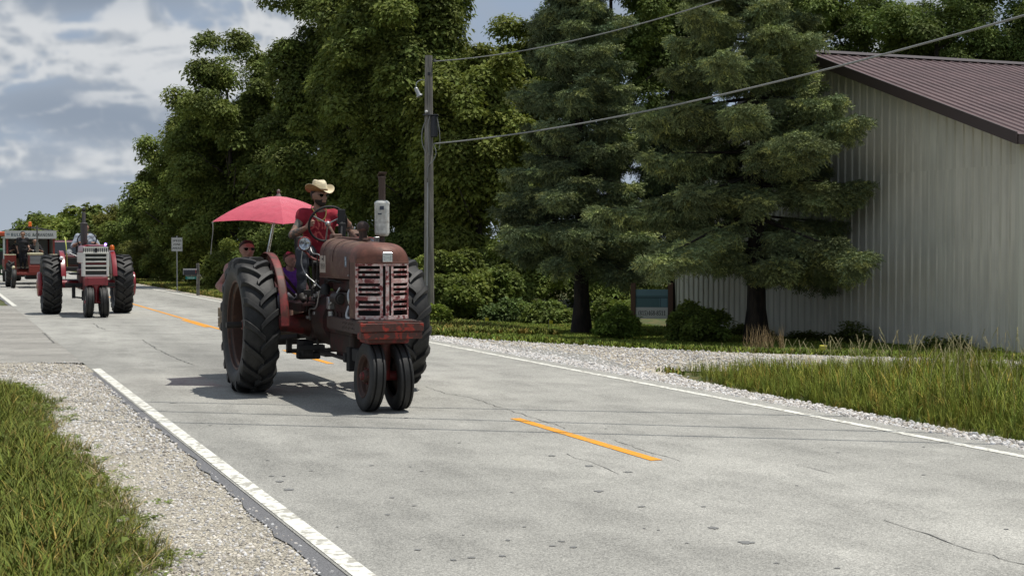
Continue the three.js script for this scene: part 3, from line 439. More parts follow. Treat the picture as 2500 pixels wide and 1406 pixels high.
/* pose: joints in the vehicle's axes (x forward, y up, z right) */
function person(vehicle, o) {
  const j = o.joints, base = j.hip, t = thing('person', o.label, 'person', vehicle.localToWorld(base.clone()), vehicle.rotation.y, o.group);
  const q = v => v.clone().sub(base), h = o.cell || 0.014, s = o.scale || 1, skin = o.skin || [0.30, 0.165, 0.115];
  const hip = V(0, 0, 0), neck = q(j.neck), chest = hip.clone().lerp(neck, 0.62), belly = hip.clone().lerp(neck, 0.3), Z = v => V(0, 0, v * s);
  const [sr, sl] = [q(j.shR), q(j.shL)], torso = [cap(hip.clone().add(Z(0.075)), hip.clone().add(Z(-0.075)), 0.105 * s), cap(hip, belly, 0.13 * s, 0.125 * s), cap(belly.clone().add(Z(0.05)), belly.clone().add(Z(-0.05)), 0.115 * s), cap(chest.clone().add(Z(0.085)), chest.clone().add(Z(-0.085)), 0.115 * s), cap(belly, chest, 0.12 * s, 0.125 * s), cap(sr, sl, 0.062 * s), cap(chest, neck, 0.1 * s, 0.062 * s)];
  const hc = q(j.head), arms = [], hands = [], legs = [];
  for (const [S, E, Wr, side, hd] of [[sr, j.elR && q(j.elR), j.wrR && q(j.wrR), 1, o.handR], [sl, j.elL && q(j.elL), j.wrL && q(j.wrL), -1, o.handL]]) {
    if (!E) continue; arms.push(cap(S, E, 0.056 * s, 0.041 * s), cap(E, E.clone().lerp(Wr, 0.35), 0.041 * s, 0.043 * s), cap(E.clone().lerp(Wr, 0.35), Wr, 0.043 * s, 0.027 * s));
    const d = hd?.d || Wr.clone().sub(E), n = hd?.n || V(0, -1, 0), th = hd?.t || V(0, 0, -side); hands.push(handCaps(Wr, d, n, th, hd?.curl ?? 0.5, s));
  }
  const pants = [cap(hip.clone().add(Z(0.08)), hip.clone().add(Z(-0.08)), 0.115 * s)], shoes = [];
  for (const [hz, K, A, T] of [[0.09, j.knR, j.anR, j.toR], [-0.09, j.knL, j.anL, j.toL]]) { if (!K) continue; const k = q(K), a = q(A), e = q(T), r = hip.clone().add(Z(hz)); legs.push(cap(r, k, 0.08 * s, 0.055 * s), cap(k, k.clone().lerp(a, 0.3), 0.055 * s, 0.052 * s), cap(k.clone().lerp(a, 0.3), a, 0.052 * s, 0.034 * s)); shoes.push(cap(a.clone().add(V(-0.03, -0.035 * s, 0)), e, 0.045 * s, 0.036 * s), cap(a, a.clone().add(V(0, -0.03, 0)), 0.045 * s)); }
  const neckCap = cap(neck.clone().add(V(0, -0.03, 0)), hc.clone().add(V(-0.02 * s, -0.07 * s, 0)), 0.056 * s, 0.054 * s);
  const hp = headParts(o.yaw || 0, o.tilt || 0, hc, s, o.headCell || 0.008);
  const tone = o.armColor, body = merge([skinGeo([...torso, ...arms, ...legs, neckCap], 0.03 * s, h), ...hands.map(c => skinGeo(c, 0.006, o.handCell || 0.006)), hp.head]);
  paint(body, (x, y, z) => { const k = 0.92 + 0.16 * vnoise(x * 30 + 50, y * 30 + 50, z * 30 + 50); const c = tone ? tone(x, y, z, skin) : skin; return c.map(v => v * k); });
  mesh('body', body, skinMat, t);
  const grow = (list, d) => list.map(c => { c = c.slice(); c[6] += d; c[7] += d; return c; });
  if (o.shirt) {
    const sleeves = o.sleeve ? arms.filter((c, i) => i % 3 === 0 || o.sleeve > 1) : arms.filter((c, i) => i % 3 === 0).map(c => [c[0], c[1], c[2], mix(c[0], c[3], 0.16), mix(c[1], c[4], 0.16), mix(c[2], c[5], 0.16), c[6], c[6]]);
    const g = skinGeo(grow([...torso, ...sleeves], 0.019), 0.035, h, (x, y, z) => { const e = Math.hypot(x - neck.x - 0.03, (y - neck.y - 0.035) * 1.2, z) - (o.neckHole || 0.085) * s; return -e; });
    folds(g, 0.016); mesh('shirt', o.shirtPaint ? paint(g, o.shirtPaint) : g, o.shirt, t, 3);
  }
  if (o.pants) mesh('trousers', folds(skinGeo(grow([...pants, ...(o.shorts ? legs.filter((c, i) => i % 3 === 0) : legs)], 0.018), 0.035, h), 0.014), o.pants, t, 3);
  if (shoes.length) mesh('boots', skinGeo(shoes, 0.02, h), o.boots || leatherDark, t);
  if (o.hair) mesh('hair', hp.hairOf(0.012, o.hair), o.hairMat || hairDark, t);
  if (o.beard) mesh('beard', hp.hairOf(0.006, o.beard), o.hairMat || hairDark, t);
  if (o.glasses) {
    const lens = sd => { const sh = new THREE.Shape(); sh.moveTo(0.006, 0.012); sh.quadraticCurveTo(0.03, 0.018, 0.056, 0.012); sh.quadraticCurveTo(0.058, -0.014, 0.036, -0.02); sh.quadraticCurveTo(0.012, -0.02, 0.006, 0.012); const g = extr(sh, 0.004, 0.001, 8); g.rotateY(Math.PI / 2); g.scale(1, 1, -sd); g.translate(0.1, 0.012, 0); g.rotateY(-sd * 0.12); return g; };
    mesh('sunglasses', [lens(1), lens(-1), box(0.1, 0.106, 0.016, 0.022, -0.01, 0.01), ...[1, -1].map(sd => rod(V(0.095, 0.02, sd * 0.062), V(-0.01, 0.016, sd * 0.088), 0.0035))].map(g => hp.put(flat(g))), lensMat, t);
  } else mesh('eyes', [1, -1].map(sd => hp.put(sphere(V(0.078, 0.008, sd * 0.03), 0.011))), std([0.05, 0.04, 0.035], 0.3), t);
  if (o.extra) o.extra(t, hp, q);
  return t;
}

// ================================================================ wheels and tractors
const rubberTex = tex(512, (u, v) => { const a = fbm(u * 12, v * 12, 2, 5, 12), b = fbm(u * 50, v * 50, 3, 2, 50); const k = 0.115 + (a - 0.45) * 0.13 + (b - 0.5) * 0.05; return [k * 1.03, k * 1.02, k]; });
const rubber = std([1, 1, 1], 0.62, { map: rubberTex, bumpMap: noiseBump, bumpScale: 0.002 });
const rubberDull = std([1.25, 1.25, 1.22], 0.85, { map: rubberTex });
const T = {
  hood: wornPaint([0.40, 0.30, 0.24], [0.365, 0.265, 0.21], [0.34, 0.215, 0.17], 0.40, 11),
  nose: wornPaint([0.44, 0.27, 0.22], [0.40, 0.25, 0.20], [0.36, 0.22, 0.18], 0.36, 17),
  red: wornPaint([0.47, 0.15, 0.15], [0.42, 0.16, 0.15], [0.30, 0.16, 0.13], 0.34, 23),
  pink: wornPaint([0.66, 0.33, 0.32], [0.55, 0.24, 0.24], [0.44, 0.18, 0.17], 0.3, 29),
  grille: wornPaint([0.80, 0.73, 0.71], [0.72, 0.56, 0.54], [0.45, 0.20, 0.20], 0.30, 31, 512, 3),
  iron: wornPaint([0.25, 0.10, 0.09], [0.20, 0.10, 0.09], [0.17, 0.12, 0.10], 0.4, 37),
  bumper: wornPaint([0.60, 0.19, 0.13], [0.52, 0.19, 0.14], [0.30, 0.18, 0.15], 0.42, 41, 512, 3),
  rail: wornPaint([0.38, 0.25, 0.22], [0.36, 0.30, 0.27], [0.24, 0.18, 0.16], 0.4, 43),
  rim: wornPaint([0.36, 0.25, 0.18], [0.32, 0.21, 0.15], [0.25, 0.16, 0.12], 0.45, 47),
  dust: wornPaint([0.80, 0.80, 0.78], [0.74, 0.74, 0.72], [0.60, 0.58, 0.55], 0.22, 53),
};
const M = Object.fromEntries(Object.entries(T).map(([k, t]) => [k, std([1, 1, 1], k === 'iron' ? 0.6 : 0.62, { map: t, bumpMap: noiseBump, bumpScale: 0.0015 })]));
M.black = std([0.012, 0.012, 0.013], 0.7); M.grease = std([0.028, 0.024, 0.022], 0.55); M.chrome = std([0.75, 0.75, 0.76], 0.18, { metalness: 1 }); M.steel = std([0.42, 0.42, 0.42], 0.4, { metalness: 0.8 });
M.whitePaint = std([1, 1, 1], 0.4, { map: T.dust }); M.redGloss = phys([0.24, 0.016, 0.024], 0.35, { clearcoat: 0.5, clearcoatRoughness: 0.25 }); M.cream = std([0.62, 0.60, 0.55], 0.5); M.glass = phys([0.9, 0.95, 1], 0.08, { transmission: 1, thickness: 0 });
M.orangeLamp = phys([0.85, 0.19, 0.02], 0.3, { transmission: 0.3, thickness: 0 });

function ringZ(profile, seg = 64) { return latheZ(profile, seg); }
// deep-lugged rear tyre about the z axis
function lugTyre(r, w, lugs, lag) {
  const k = r / 0.787, prof = [[0.485, -0.115], [0.515, -0.15], [0.57, -0.19], [0.64, -0.2], [0.70, -0.19], [0.728, -0.165], [0.742, -0.1], [0.746, 0], [0.742, 0.1], [0.728, 0.165], [0.70, 0.19], [0.64, 0.2], [0.57, 0.19], [0.515, 0.15], [0.485, 0.115]].map(p => [p[0] * k, p[1] * w / 0.4]);
  const out = [buv(ringZ(prof, 96), 1)], rb = z => k * (z < 0.1 ? 0.732 : z < 0.165 ? mix(0.732, 0.72, (z - 0.1) / 0.065) : mix(0.72, 0.68, (z - 0.165) / 0.035)), rt = z => k * (z < 0.16 ? mix(0.790, 0.787, z / 0.16) : mix(0.787, 0.742, (z - 0.16) / 0.042));
  for (const sd of [1, -1]) for (let i = 0; i < lugs; i++) {
    const p0 = (i + (sd > 0 ? 0.5 : 0)) / lugs * Math.PI * 2, rows = [];
    for (let q = 0; q <= 7; q++) {
      const s = q / 7, az = mix(-0.025, 0.202, s), z = sd * az * w / 0.4, a = p0 + lag * Math.pow(s, 0.8), t = rt(Math.abs(az)), b = rb(Math.abs(az)) - 0.012, ht = mix(0.033, 0.036, s) / t, hb = mix(0.05, 0.056, s) / t;
      rows.push([[a - hb, b], [a - ht, t - 0.006], [a - ht * 0.8, t], [a + ht * 0.8, t], [a + ht, t - 0.006], [a + hb, b]].map(([f, rr]) => V(Math.cos(f) * rr, Math.sin(f) * rr, z)));
    }
    if (sd > 0) rows.reverse();
    const g = loft(rows, true), caps = []; for (const r0 of [rows[0], rows[rows.length - 1]]) { const c = r0 === rows[0]; for (let q = 1; q < 5; q++) caps.push(...(c ? [r0[0], r0[q + 1], r0[q]] : [r0[0], r0[q], r0[q + 1]])); }
    const cg = new THREE.BufferGeometry().setFromPoints(caps); cg.computeVertexNormals(); out.push(buv(crease(flat(g), 0.5)), buv(cg));
  }
  return merge(out);
}
function rearWheel(parent, side, o) {
  const w = grp('rear_wheel', parent); w.position.set(0, o.r, side * o.track);
  const S = g => { g = flat(g); if (side < 0) g.rotateY(Math.PI); return g; };
  mesh('tyre', o.tyreGeo, o.rubber || rubber, w);
  const k = o.r / 0.787, rim = [[0.522, 0.155], [0.512, 0.162], [0.498, 0.155], [0.492, 0.12], [0.46, 0.10], [0.452, 0.03], [0.45, -0.04], [0.46, -0.10], [0.492, -0.12], [0.5, -0.16], [0.522, -0.155]].map(p => [p[0] * k, p[1]]);
  mesh('rim', [buv(S(crease(ringZ(rim, 64), 0.5)))], o.rimMat, w);
  const sh = new THREE.Shape(); sh.absarc(0, 0, 0.452 * k, 0, 7, false);
  for (let i = 0; i < 6; i++) { const a = i * Math.PI / 3, h = new THREE.Path(); h.absellipse(Math.cos(a) * 0.31 * k, Math.sin(a) * 0.31 * k, 0.085 * k, 0.085 * k, 0, 7, true); sh.holes.push(h); }
  const disc = extr(sh, 0.025, 0.006, 40); disc.translate(0, 0, -0.02 + (o.dish || 0));
  const hub = ringZ([[0, 0.14], [0.05, 0.14], [0.06, 0.12], [0.10, 0.09], [0.13, 0.06], [0.17, 0.035], [0.18, 0.0], [0.16, -0.03]], 32); hub.translate(0, 0, o.dish || 0);
  const bolts = [...Array(8).keys()].map(i => { const a = i * Math.PI / 4, g = new THREE.CylinderGeometry(0.014, 0.014, 0.02, 6); g.rotateX(Math.PI / 2); g.translate(Math.cos(a) * 0.145, Math.sin(a) * 0.145, 0.055 + (o.dish || 0)); return g; });
  mesh('wheel_disc', [buv(S(disc)), buv(S(hub)), ...bolts.map(g => buv(S(g)))], o.discMat || M.red, w);
  mesh('axle_end', S(rod(V(0, 0, -0.25), V(0, 0, o.axle || 0.22), 0.036)), M.grease, w);
  if (o.weight) mesh('wheel_weight', [S(ringZ([[0.06, 0.22], [0.29, 0.22], [0.31, 0.24], [0.31, 0.31], [0.29, 0.33], [0.16, 0.33], [0.1, 0.35], [0.0, 0.35]], 40))], M.redGloss, w);
  return w;
}
function ribTyre(r, w) {
  const k = r / 0.36, q = w / 0.165, p = [[0.20, 0.055], [0.225, 0.068], [0.27, 0.08], [0.31, 0.08], [0.335, 0.074], [0.348, 0.066], [0.354, 0.06], [0.355, 0.046], [0.338, 0.041], [0.338, 0.029], [0.359, 0.025], [0.36, 0.0]];
  const full = [...p, ...p.slice(0, -1).reverse().map(a => [a[0], -a[1]])].map(a => [a[0] * k, a[1] * q]).reverse(); return buv(crease(ringZ(full, 64), 0.35), 1);
}
function frontWheel(parent, at, side, o) {
  const w = grp('front_wheel', parent); w.position.copy(at); w.rotation.x = -side * (o.camber || 0.07);
  const S = g => { g = flat(g); if (side < 0) g.rotateY(Math.PI); return g; }, k = o.r / 0.36;
  mesh('tyre', o.tyreGeo, o.rubber || rubber, w);
  mesh('rim', [buv(S(crease(ringZ([[0.228, 0.07], [0.22, 0.075], [0.208, 0.068], [0.2, 0.05], [0.185, 0.035], [0.175, 0.0], [0.15, -0.012], [0.1, 0.012], [0.075, 0.02], [0.07, 0.05], [0.055, 0.07], [0.0, 0.075]].map(p => [p[0] * k, p[1]]), 40), 0.5))), buv(S(ringZ([[0.205, -0.05], [0.22, -0.07], [0.228, -0.068]].map(p => [p[0] * k, p[1]]), 40)))], o.rimMat, w);
  for (let i = 0; i < 6; i++) { const a = i * Math.PI / 3, g = new THREE.CylinderGeometry(0.011, 0.011, 0.03, 6); g.rotateX(Math.PI / 2); g.translate(Math.cos(a) * 0.085, Math.sin(a) * 0.085, 0.03); mesh('bolt', S(g), o.hubMat || M.red, w); }
  mesh('hub', [S(ringZ([[0.045, 0.06], [0.04, 0.095], [0.02, 0.105], [0, 0.105]], 20))], o.hubMat || M.red, w);
  return w;
}
const steerWheel = (parent, c, up, r, mat) => {                        // rim about c in the plane of z and up
  const n = V(0, 0, 1).cross(up).normalize(), q = (a, rr) => c.clone().addScaledVector(up, Math.sin(a) * rr).add(V(0, 0, Math.cos(a) * rr)), rim = [...Array(32).keys()].map(i => q(i / 32 * Math.PI * 2, r));
  const s = mesh('steering_wheel', [tube(rim, 0.014, 64, 10, true)], mat, parent); mesh('spokes', [...[0.5, 2.6, 4.7].map(a => rod(q(a, 0.03), q(a, r), 0.009)), sphere(c, 0.035)], M.steel, s); return s;
};
const curveX = z => 2.36 + 0.18 * (1 - Math.pow(Math.min(1, Math.abs(z) / 0.285), 1.6));
function curvedBar(z0, z1, y0, y1, off = 0, th = 0.014, cx = curveX) {
  const n = Math.max(2, Math.round((z1 - z0) / 0.04)), f = [], out = []; for (let i = 0; i <= n; i++) { const z = mix(z0, z1, i / n), x = cx(z) + off; f.push([V(x - th, y0, z), V(x - 0.002, y0, z), V(x, y0 + 0.002, z), V(x, y1 - 0.002, z), V(x - 0.002, y1, z), V(x - th, y1, z)]); }
  out.push(loft(f, true)); for (const r of [f[0], f[n]]) { const g = new THREE.BufferGeometry().setFromPoints(r === f[0] ? [r[0], r[1], r[2], r[0], r[2], r[3], r[0], r[3], r[5], r[3], r[4], r[5]] : [r[0], r[2], r[1], r[0], r[3], r[2], r[0], r[5], r[3], r[3], r[5], r[4]]); g.computeVertexNormals(); out.push(g); } return buv(crease(merge(out), 0.3));
}
const topY = (z, base, rise, hw, n = 3.0) => base + rise * Math.pow(Math.max(0, 1 - Math.pow(Math.min(1, Math.abs(z) / hw), n)), 1 / n);
function label2D(w, h, draw, rough = 0.6) { const c = document.createElement('canvas'); c.width = w; c.height = h; draw(c.getContext('2d'), w, h); const t = new THREE.CanvasTexture(c); t.colorSpace = THREE.SRGBColorSpace; return std([1, 1, 1], rough, { map: t }); }
const card = (w, h) => new THREE.PlaneGeometry(w, h);

const HERO_YAW = -Math.atan2(0.927, 0.376);
const hero = thing('farm_tractor', 'rusty faded red tricycle farm tractor with white muffler driving in front', 'tractor', W(-2.23, 16.99, 0), HERO_YAW);
{
  const t = hero, RW = { r: 0.787, track: 0.895, tyreGeo: lugTyre(0.787, 0.4, 18, 0.26), rimMat: M.rim, discMat: M.red, dish: -0.05, axle: 0.27 };
  for (const sd of [1, -1]) rearWheel(t, sd, RW);
  const FW = { r: 0.36, tyreGeo: ribTyre(0.36, 0.165), rimMat: M.rim, camber: 0.06 };
  for (const sd of [1, -1]) frontWheel(t, V(2.40, 0.36, sd * 0.148), sd, FW);
  // bonnet, nose and grille
  const rows = []; for (let i = 0; i <= 10; i++) { const X = mix(0.80, 2.128, i / 10), hw = mix(0.262, 0.285, i / 10), rise = mix(0.265, 0.205, i / 10), r = []; r.push(V(X, 1.362, hw - 0.006), V(X, 1.40, hw)); for (let k = 0; k <= 24; k++) { const a = k / 24 * Math.PI, z = hw * Math.sign(Math.cos(a)) * Math.pow(Math.abs(Math.cos(a)), 0.75); r.push(V(X, topY(z, 1.53, rise, hw), z)); } r.push(V(X, 1.40, -hw), V(X, 1.362, -hw + 0.006)); rows.push(r); }
  const hood = mesh('hood', [buv(loft(rows)), buv((() => { const g = new THREE.ShapeGeometry(new THREE.Shape(rows[0].map(p => new THREE.Vector2(p.z, p.y)))); g.rotateY(-Math.PI / 2); g.translate(0.802, 0, 0); const p = g.attributes.position; return g; })()), box(0.81, 2.12, 1.35, 1.365, -0.27, 0.27)], M.hood, t);
  for (const s of [1, -1]) mesh('hood_seam', box(2.124, 2.134, 1.36, 1.56, s * 0.287 - 0.002, s * 0.287 + 0.002), M.black, hood);
  mesh('latch', [box(2.09, 2.11, 1.385, 1.40, 0.284, 0.295)], M.steel, hood);
  for (const X of [1.42, 1.02]) mesh('hood_strap', [X].map(X => { const hw = 0.275, f = []; for (let k = 0; k <= 24; k++) { const a = k / 24 * Math.PI, z = hw * Math.sign(Math.cos(a)) * Math.pow(Math.abs(Math.cos(a)), 0.75); f.push(V(X, topY(z, 1.53, mix(0.265, 0.205, (X - 0.8) / 1.33) + 0.002, hw), z * 1.005)); } return tube(f, 0.003, 40, 5); }), M.rail, hood);
  const dec = mesh('name_plate', card(0.24, 0.19), label2D(256, 204, (c, w, h) => { c.fillStyle = '#b3a79a'; c.fillRect(0, 0, w, h); const r = rng(3); for (let i = 0; i < 260; i++) { c.fillStyle = r() < 0.5 ? 'rgba(120,84,70,.5)' : 'rgba(190,180,170,.5)'; c.fillRect(r() * w, r() * h, 3 + r() * 12, 2 + r() * 6); } c.fillStyle = '#2a2522'; c.fillRect(86, 32, 60, 20); c.lineWidth = 9; c.strokeStyle = '#24201e'; c.lineCap = 'round'; for (let i = 0; i < 9; i++) { const x = 38 + i * 22; c.beginPath(); c.moveTo(x, 82 + r() * 20); c.quadraticCurveTo(x + 14 * r(), 120, x - 4 + r() * 10, 142 + r() * 30); c.stroke(); if (i < 8) { c.lineWidth = 5; c.beginPath(); c.moveTo(x, 110 + r() * 16); c.lineTo(x + 20, 104 + r() * 30); c.stroke(); c.lineWidth = 9; } } }), t);
  dec.position.set(0.98, 1.50, 0.2725); dec.rotation.y = 0.017;
  const st = mesh('sticker', card(0.075, 0.11), label2D(64, 96, (c, w, h) => { c.fillStyle = '#6b7078'; c.fillRect(0, 0, w, h); c.fillStyle = '#aab6c6'; c.fillRect(12, 10, 26, 26); c.fillRect(24, 44, 26, 36); c.fillStyle = '#3f556f'; c.fillRect(8, 50, 14, 30); c.fillRect(40, 14, 16, 20); }), t); st.position.set(1.98, 1.535, 0.2855); st.rotation.y = 0.017;
  const nose = []; for (let v = 0; v <= 10; v++) { const a = v / 10 * Math.PI / 2, r = []; for (let k = 0; k <= 26; k++) { const b = k / 26 * Math.PI, z = 0.287 * Math.sign(Math.cos(b)) * Math.pow(Math.abs(Math.cos(b)), 0.75), yt = topY(z, 1.53, 0.207, 0.287), s = Math.pow(Math.sin(a), 0.62), c = Math.pow(Math.max(0, Math.cos(a)), 0.62); r.push(V(mix(2.132, curveX(z) + 0.006, s), mix(1.53, yt, c), z)); } nose.push(r); }
  const nm = mesh('nose_cap', [buv(loft(nose)), buv(curvedBar(-0.285, 0.285, 1.518, 1.534, 0.008, 0.02))], M.nose, t);
  mesh('emblem', [box(2.535, 2.556, 1.535, 1.635, -0.052, 0.052, 0.006)], M.chrome, nm);
  mesh('emblem_mark', [box(2.555, 2.559, 1.55, 1.60, -0.034, -0.026), box(2.555, 2.559, 1.55, 1.60, 0.026, 0.034), box(2.555, 2.559, 1.572, 1.58, -0.026, 0.026), box(2.555, 2.559, 1.61, 1.62, -0.03, 0.03)], M.steel, nm);
  for (const s0 of [1, -1]) mesh('grille_shell', [s0].map(s => [loft([[V(2.132, 0.95, s * 0.2855), V(2.132, 1.53, s * 0.2855)], [V(2.345, 0.95, s * 0.2855), V(2.345, 1.53, s * 0.2855)], [V(2.363, 0.95, s * 0.281), V(2.363, 1.53, s * 0.281)]].map(r => s > 0 ? r.reverse() : r))]).flat().map(g => buv(g)), M.hood, t);
  const gr = mesh('grille', [curvedBar(-0.285, 0.285, 1.495, 1.518), curvedBar(-0.285, 0.285, 0.945, 0.985), curvedBar(0.263, 0.285, 0.985, 1.495), curvedBar(-0.285, -0.263, 0.985, 1.495), curvedBar(-0.07, -0.045, 0.985, 1.495), curvedBar(0.045, 0.07, 0.985, 1.495), curvedBar(-0.018, 0.018, 0.985, 1.495, 0.008)], M.grille, t);
  const ys = []; { let y = 1.495; for (let g3 = 0; g3 < 3; g3++) { for (let k = 0; k < 3; k++) { y -= 0.030; if (k < 2) { ys.push([y - 0.020, y]); y -= 0.020; } } if (g3 < 2) { ys.push([y - 0.048, y]); y -= 0.048; } } }
  for (const [a, b] of ys) for (const [z0, z1] of [[0.07, 0.263], [-0.263, -0.07]]) mesh('grille_bar', curvedBar(z0, z1, a, b, -0.003), M.grille, gr);
  mesh('radiator_core', [box(2.15, 2.20, 0.93, 1.51, -0.27, 0.27)], M.black, t);
  mesh('radiator_frame', [box(2.06, 2.145, 0.90, 1.34, -0.26, 0.26, 0.02)], M.iron, t);
  // front bolster and frame
  const rail = (s) => { const sh = new THREE.Shape([[1.30, 0.815], [2.68, 0.80], [2.68, 0.925], [1.30, 0.935]].map(p => new THREE.Vector2(...p))); for (let i = 0; i < 9; i++) for (const y of [0.845, 0.89]) { const h = new THREE.Path(); h.absarc(1.95 + i * 0.052 + (i > 3 ? 0.02 : 0), y + (i % 2) * 0.008, 0.011, 0, 7, true); sh.holes.push(h); } const g = extr(sh, 0.022, 0, 8); g.translate(0, 0, s * 0.30 - 0.011); return [g, box(1.30, 2.68, 0.922, 0.935, s * 0.27 - 0.02, s * 0.27 + 0.03), box(1.30, 2.66, 0.80, 0.815, s * 0.27 - 0.02, s * 0.27 + 0.03)]; };
  for (const s of [1, -1]) mesh('side_rail', rail(s).map(g => buv(g)), M.rail, t);
  mesh('front_plate', [box(2.68, 2.715, 0.832, 0.918, -0.335, 0.335, 0.006), box(2.55, 2.70, 0.755, 0.830, -0.325, 0.325, 0.012), box(2.60, 2.69, 0.918, 0.93, -0.33, 0.33)].map(g => buv(g)), M.bumper, t);
  mesh('bolster', [box(2.25, 2.60, 0.70, 0.92, -0.22, 0.22, 0.03), lathe([[0.10, 0.92], [0.11, 0.72], [0.085, 0.66], [0.07, 0.45], [0.075, 0.33], [0.0, 0.31]]).translate(2.40, 0, 0), rod(V(2.40, 0.36, -0.14), V(2.40, 0.36, 0.14), 0.05)].map(g => buv(g)), M.red, t);
  mesh('top_slats', [2.40, 2.47, 2.54].map(x => box(x, x + 0.045, 0.925, 0.94, -0.30, 0.30, 0.004)).map(g => buv(g)), M.rail, t);
  // engine and drive line
  mesh('engine_block', [box(0.95, 1.92, 0.74, 1.20, -0.205, 0.205, 0.02), box(1.0, 1.88, 1.20, 1.345, -0.17, 0.17, 0.03), ...[...Array(6).keys()].map(i => rod(V(1.05 + i * 0.15, 0.95, 0.20), V(1.05 + i * 0.15, 0.95, 0.216), 0.035))].map(g => buv(g)), M.iron, t);
  mesh('oil_pan', [box(0.92, 1.80, 0.52, 0.78, -0.19, 0.19, 0.06), box(1.05, 1.6, 0.48, 0.54, -0.14, 0.14, 0.02)].map(g => buv(g)), M.iron, t);
  mesh('clutch_housing', [(() => { const g = new THREE.CylinderGeometry(0.31, 0.27, 0.36, 28); g.rotateZ(Math.PI / 2); g.translate(0.78, 0.86, 0); return g; })(), box(0.3, 0.66, 0.70, 1.14, -0.19, 0.19, 0.06)].map(g => buv(g)), M.iron, t);
  mesh('transmission', [box(-0.25, 0.32, 0.58, 1.10, -0.2, 0.2, 0.06), box(-0.36, -0.2, 0.62, 1.0, -0.16, 0.16, 0.04)].map(g => buv(g)), M.iron, t);
  mesh('rear_axle', [1, -1].map(s => buv(latheZ([[0.085, 0.6], [0.095, 0.42], [0.13, 0.26], [0.17, 0.18]], 24).translate(0, 0.787, 0).scale(1, 1, s))), M.red, t);
  mesh('fan_shroud', [(() => { const g = latheZ([[0.2, -0.05], [0.24, -0.05], [0.24, 0.05], [0.2, 0.05]], 32); g.rotateY(Math.PI / 2); g.translate(2.0, 1.10, 0); return g; })(), box(1.99, 2.06, 0.93, 1.34, 0.18, 0.25, 0.01)], M.red, t);
  mesh('fan', [0, 1, 2, 3].map(i => { const g = box(-0.012, 0.012, 0.03, 0.19, -0.035, 0.035); g.rotateY(0.5); g.rotateX(i * Math.PI / 2 + 0.4); g.translate(1.985, 1.10, 0); return g; }), M.steel, t);
  mesh('radiator_hose', [tube([V(2.08, 0.98, 0.15), V(1.98, 0.93, 0.23), V(1.88, 0.95, 0.24), V(1.80, 1.03, 0.2), V(1.78, 1.1, 0.16)], 0.024, 24, 10), tube([V(1.96, 1.30, 0.14), V(1.90, 1.22, 0.22), V(1.94, 1.12, 0.235), V(1.93, 1.06, 0.2)], 0.018, 24, 8)], M.steel, t);
  mesh('generator', [rod(V(1.35, 1.13, 0.235), V(1.60, 1.13, 0.235), 0.062, 0.062, 20), rod(V(1.6, 1.13, 0.235), V(1.64, 1.13, 0.235), 0.045, 0.045, 16)], M.grease, t);
  mesh('carburettor', [box(1.12, 1.22, 1.0, 1.14, 0.18, 0.27, 0.015), rod(V(1.17, 0.98, 0.225), V(1.17, 0.92, 0.225), 0.04), tube([V(1.2, 1.1, 0.25), V(1.3, 1.06, 0.28), V(1.4, 1.12, 0.26), V(1.46, 1.25, 0.2)], 0.015, 16, 6)], M.steel, t);
  mesh('distributor', [lathe([[0.05, 0], [0.055, 0.05], [0.045, 0.1], [0.02, 0.12], [0, 0.12]]).translate(0.98, 1.16, 0.24), ...[0, 1, 2, 3].map(i => tube([V(0.98, 1.28, 0.24), V(1.05 + i * 0.1, 1.33, 0.26), V(1.1 + i * 0.16, 1.30, 0.2)], 0.006, 12, 5))], M.black, t);
  mesh('manifold', [box(1.1, 1.85, 1.18, 1.28, -0.24, -0.15, 0.02), rod(V(1.78, 1.25, -0.17), V(1.8, 1.82, -0.17), 0.032)], M.rail, t);
  mesh('belly_pipe', [rod(V(-0.2, 0.50, 0.16), V(1.75, 0.47, 0.16), 0.022), rod(V(0.4, 0.62, 0.2), V(0.4, 0.5, 0.16), 0.015)], M.grease, t);
  mesh('hitch_frame', [box(1.68, 1.80, 0.36, 0.62, 0.10, 0.20, 0.01), box(1.62, 1.7, 0.45, 0.55, 0.02, 0.22, 0.01), box(1.9, 2.15, 0.48, 0.62, -0.2, 0.2, 0.02), box(0.0, 0.36, 0.42, 0.60, 0.22, 0.34, 0.02), box(0.05, 0.22, 0.38, 0.46, 0.1, 0.36, 0.02), box(0.3, 0.42, 0.5, 0.56, 0.1, 0.4, 0.01), rod(V(1.85, 0.42, 0.12), V(2.1, 0.55, 0.14), 0.03)], M.black, t);
  mesh('drawbar', [box(-0.85, 0.2, 0.40, 0.43, -0.04, 0.04), box(-0.62, -0.55, 0.40, 0.60, -0.32, -0.26), box(-0.62, -0.55, 0.40, 0.60, 0.26, 0.32), box(-0.62, -0.55, 0.40, 0.45, -0.32, 0.32)], M.grease, t);
  mesh('gear_levers', [rod(V(0.1, 1.08, 0.02), V(-0.02, 1.48, 0.05), 0.01), sphere(V(-0.02, 1.5, 0.05), 0.022), rod(V(0.22, 1.06, -0.12), V(0.3, 1.5, -0.16), 0.009), rod(V(0.45, 1.1, 0.24), V(0.5, 1.6, 0.27), 0.009), rod(V(0.6, 1.1, 0.24), V(0.62, 1.62, 0.24), 0.009)], M.grease, t);
